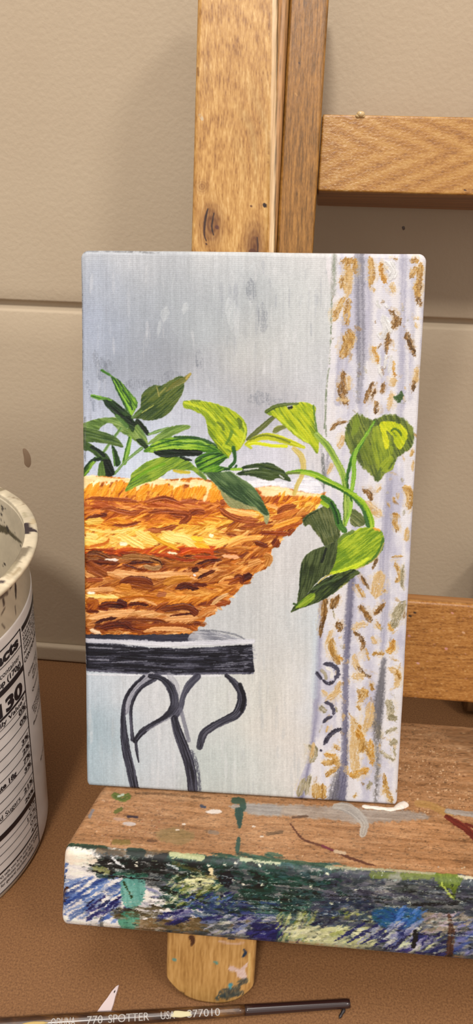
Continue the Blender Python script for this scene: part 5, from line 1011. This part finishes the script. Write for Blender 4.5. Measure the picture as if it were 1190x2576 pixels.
rows = [('Total Fat 0g', '0%', 44.3, -36), ('Saturated Fat 0g', '0%', 41.55, -36), ('Trans Fat 0g', '', 38.8, -36), ('Cholesterol 10mg', '3%', 36.1, -36), ('Sodium 90mg', '2%', 33.4, -36), ('Total Carbohydrate 18g', '7%', 30.75, -14.0), ('Dietary Fiber 0g', '3%', 28.05, -36),
        ('Total Sugars 13g', '', 25.4, -38), ('Includes 10g Added Sugars', '21%', 22.85, -13.4), ('Protein 6g', '20%', 19.75, -40)]
for a, b, z, t in rows:
    cup_text(a, t, z, 1.35, None, bold=.034 if 'Carb' in a else .006)
    if b: cup_text(b, -3.6, z, 1.3, 3.0 if len(b) < 3 else 3.9, bold=.032)
for a, b, z in (('Vitamin D 0mcg', '0%', 16.25), ('Calcium 200mg', '15%', 13.75), ('Iron 0mg', '0%', 11.2), ('Potassium 230mg', '4%', 8.7)):
    cup_text(a, -38, z, 1.3, None, bold=.004); cup_text(b, -3.3, z, 1.25, 2.9 if len(b) < 3 else 3.8, bold=.006)
for z, s_ in ((6.25, '*The % Daily Value (DV) tells you how much a nutrient'), (4.95, 'in a serving of food contributes to a daily diet. 2,000'), (3.65, 'calories a day is used for general nutrition advice.')): cup_text(s_, -3.4 if z > 4 else -8, z, .85, 23 if z > 4 else 20, bold=.012)
strip(-1.3, 22, 62.5, 63.8)
for k, s_ in enumerate(('CULTURED LOWFAT MILK', 'SUGAR FRUIT MODIFIED', 'STARCH CONTAINS LESS', 'THAN ONE PERCENT OF', 'NATURAL FLAVOR AND')): cup_text(s_, -1.0, 61.2-k*1.12, .8, 13.6, right=False, bold=.014)
cup_text('CONTAINS MILK', -1.4, 54.7, 1.15, 11.5, right=False, bold=.02); cup_text('DISTRIBUTED BY', 1.0, 50.2, .8, 8, right=False, bold=.012)
for z, t, s_, w in ((48.6, 5.4, 'GENERAL OFFICE', 6), (47.2, 5.4, 'MADE IN USA', 5), (44.6, 3.6, 'Questions Call', 9), (40.6, 2.0, 'EXCHANGE LID AND', 9), (39.4, 3.0, 'KEEP COLD UNDER', 8), (38.2, 4.2, 'FORTY DEGREES', 8), (36.2, 2.0, 'Best if used by', 10), (22.5, 7.0, 'RECYCLE', 5)): cup_text(s_, t, z, .85, w, right=False, bold=.01)
o = obj('label_print', np.array(pv), pf, M_print, cup, None, smooth=False); o['label'] = 'black nutrition label printing on the cup'
# ------------------------------------------------------------------ the paint brush on the table
brush = empty('paintbrush', 'dark brown lacquered paintbrush with silver lettering lying at the table front', 'paintbrush')
TIP = hit(880, 2524, np.array([0, 0, .9]), zz); LFT = hit(0, 2581, np.array([0, 0, 1.25]), zz)
bd_ = (LFT-TIP); blen = np.linalg.norm(bd_); bd_ /= blen
bs_ = np.cross(bd_, zz); bs_ /= np.linalg.norm(bs_); bu_ = np.cross(bs_, bd_)
def brad(s): return np.interp(s, [0, 14, 34, 60, 120], [.86, .93, 1.08, 1.3, 1.35])
def baxis(s): return TIP+bd_*s+zz*(brad(s)-TIP[2]-bd_[2]*s+.02)
def tube(name, s0, s1, n, mat_, k=1.0, cap=.25):
    ss = np.concatenate([[s0, s0], np.linspace(s0+.02, s1, n), [s1]]); kk = np.concatenate([[.001, .75], [1]*n, [.001]])
    if cap: kk[2] = .93
    V = []
    for s, q in zip(ss, kk):
        for j in range(28):
            a = 2*math.pi*j/28; V.append(baxis(s)+(bs_*math.cos(a)+zz*math.sin(a))*brad(s)*q*k)
    return obj(name, V, grid_faces(len(ss), 28, True), mat_, brush)
tube('handle', 20.5, 100, 70, M_brush); tube('handle_end', 0, 20.5, 40, M_tip)['label'] = 'glossy dark purple handle end'
bv, bf = [], []
toc = CP-baxis(30); toc = toc-bd_*(toc@bd_); toc /= np.linalg.norm(toc); a0_ = math.atan2(toc@zz, toc@bs_)
def sax(x): # pixel column on the brush axis -> distance from the tip
    q = hit(x, 2524+57*(880-x)/880., np.array([0, 0, 1.0]), zz); return (q-TIP)@bd_
def brush_text(txt, x0, x1, cap, da=0.):
    v, f = glyphs(txt, .004); w0 = v[:, 0].min(); w = np.ptp(v[:, 0]); s0, s1 = sax(x0), sax(x1); b = len(bv)
    sg = 1 if abs(math.cos(a0_)) >= 0 else 1
    for x, y in v:
        s = s0+(s1-s0)*(x-w0)/w; r = brad(s)*1.0+.03
        h = (y/.70-.5)*cap
        # up on the letter = away from the viewer over the top of the handle
        ang = a0_+updir*(h/r)+da; bv.append(baxis(s)+(bs_*math.cos(ang)+zz*math.sin(ang))*r)
    for q in f: bf.append(tuple(b+i for i in q))
pa = baxis(30)+(bs_*math.cos(a0_+.3)+zz*math.sin(a0_+.3)); pb2 = baxis(30)+(bs_*math.cos(a0_-.3)+zz*math.sin(a0_-.3))
updir = 1 if seen(pa)[1] < seen(pb2)[1] else -1
brush_text('ODUNA', 131, 192, 1.35); brush_text('770', 221, 260, 1.35); brush_text('SPOTTER', 274, 376, 1.35); brush_text('USA', 405, 440, 1.3); brush_text('877010', 470, 553, 1.3)
obj('lettering', np.array(bv), bf, M_silver, brush, None, smooth=False)
def paint_spot(x, y, w, h, m):
    s = sax(x); bm = bmesh.new(); bmesh.ops.create_icosphere(bm, subdivisions=3, radius=1)
    c = baxis(s)+(bs_*math.cos(a0_)+zz*math.sin(a0_))*(brad(s)-.05); tv = np.cross(bd_, toc)
    for v in bm.verts:
        q = np.array(v.co); k = 1+.5*(noise(np.array(q[0]*2+x), np.array(q[1]*2.3), 5)-.5); v.co = Vector((c+bd_*q[0]*w*k+tv*q[1]*h*k+toc*q[2]*.13)*MM)
    return from_bm('dried_paint', bm, m, brush)
paint_spot(455, 2555, 2.0, .6, mat('cream_dried_paint', l255(206, 194, 150), .6)); paint_spot(90, 2570, 2.6, .35, mat('yellow_dried_paint', l255(190, 160, 90), .6))
# small dark tapered stub under the handle end
def stub():
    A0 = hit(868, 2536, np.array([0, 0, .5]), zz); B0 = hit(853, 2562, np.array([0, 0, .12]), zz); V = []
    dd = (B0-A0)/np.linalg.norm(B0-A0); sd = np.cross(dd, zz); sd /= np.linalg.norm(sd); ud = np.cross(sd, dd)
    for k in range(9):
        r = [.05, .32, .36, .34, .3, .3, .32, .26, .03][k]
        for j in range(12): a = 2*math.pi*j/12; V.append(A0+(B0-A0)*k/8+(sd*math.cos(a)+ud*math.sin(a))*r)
    V = np.array(V); V[:, 2] = np.maximum(V[:, 2], .02); obj('dark_stub', V, grid_faces(9, 12, True), M_black, brush)
stub()
# white pointed sliver behind the brush
def sliver():
    q = [(300, 2478), (297, 2490), (291, 2508), (287, 2525), (280, 2546), (262, 2547), (244, 2547), (256, 2530), (270, 2512), (282, 2494), (294, 2481)]
    lo = [hit(x, y, np.array([0, 0, .06]), zz) for x, y in q]; n = len(q); c = np.mean(lo, 0)
    V = lo+[c+(p-c)*.93+zz*.34 for p in lo]
    F_ = [(i, (i+1) % n, n+(i+1) % n, n+i) for i in range(n)]+[tuple(range(n, 2*n)), tuple(range(n-1, -1, -1))]
    s = empty('plastic_sliver', 'white pointed plastic sliver lying behind the paintbrush', 'scrap', tuple(np.array([lo[6][0], lo[6][1], 0])*MM))
    o = obj('blade', V, F_, M_white, None, smooth=False); o.parent = s; o.matrix_parent_inverse = Matrix.Translation(-s.location)
    m = [hit(x, y, np.array([0, 0, .42]), zz) for x, y in [(287, 2499), (290, 2494), (290, 2490), (286, 2495)]]
    o2 = obj('dark_mark', m+[p-zz*.05 for p in m], [(0, 1, 2, 3), (7, 6, 5, 4), (0, 4, 5, 1), (1, 5, 6, 2), (2, 6, 7, 3), (3, 7, 4, 0)], M_black, None, smooth=False); o2.parent = s; o2.matrix_parent_inverse = Matrix.Translation(-s.location)
sliver()
# ------------------------------------------------------------------ camera, light, colour
cd = bpy.data.cameras.new('camera'); co = bpy.data.objects.new('camera', cd); COL.objects.link(co)
cd.sensor_fit = 'VERTICAL'; cd.sensor_height = 24; cd.lens = 24*FPX/2576; cd.clip_start = .002; cd.clip_end = 20
Rm = Matrix((RT, UP, -FW)).transposed().to_4x4(); Rm.translation = Vector(CP*MM); co.matrix_world = Rm
scene.camera = co
def area(name, pos, target, size, power, colr):
    d = bpy.data.lights.new(name, 'AREA'); d.shape = 'DISK'; d.size = size*MM; d.energy = power; d.color = colr
    o = bpy.data.objects.new(name, d); COL.objects.link(o); o.location = Vector(np.array(pos)*MM)
    o.rotation_euler = (Vector(np.array(target)*MM)-o.location).to_track_quat('-Z', 'Y').to_euler(); return o
for args in LIGHTS: area(*args)
w = bpy.data.worlds.new('room'); scene.world = w; w.use_nodes = True
w.node_tree.nodes['Background'].inputs['Color'].default_value = AMB[0]; w.node_tree.nodes['Background'].inputs['Strength'].default_value = AMB[1]
vs = scene.view_settings; vs.view_transform = 'Standard'; vs.look = 'None'; vs.gamma = 1; vs.use_curve_mapping = False; vs.exposure = EXPO
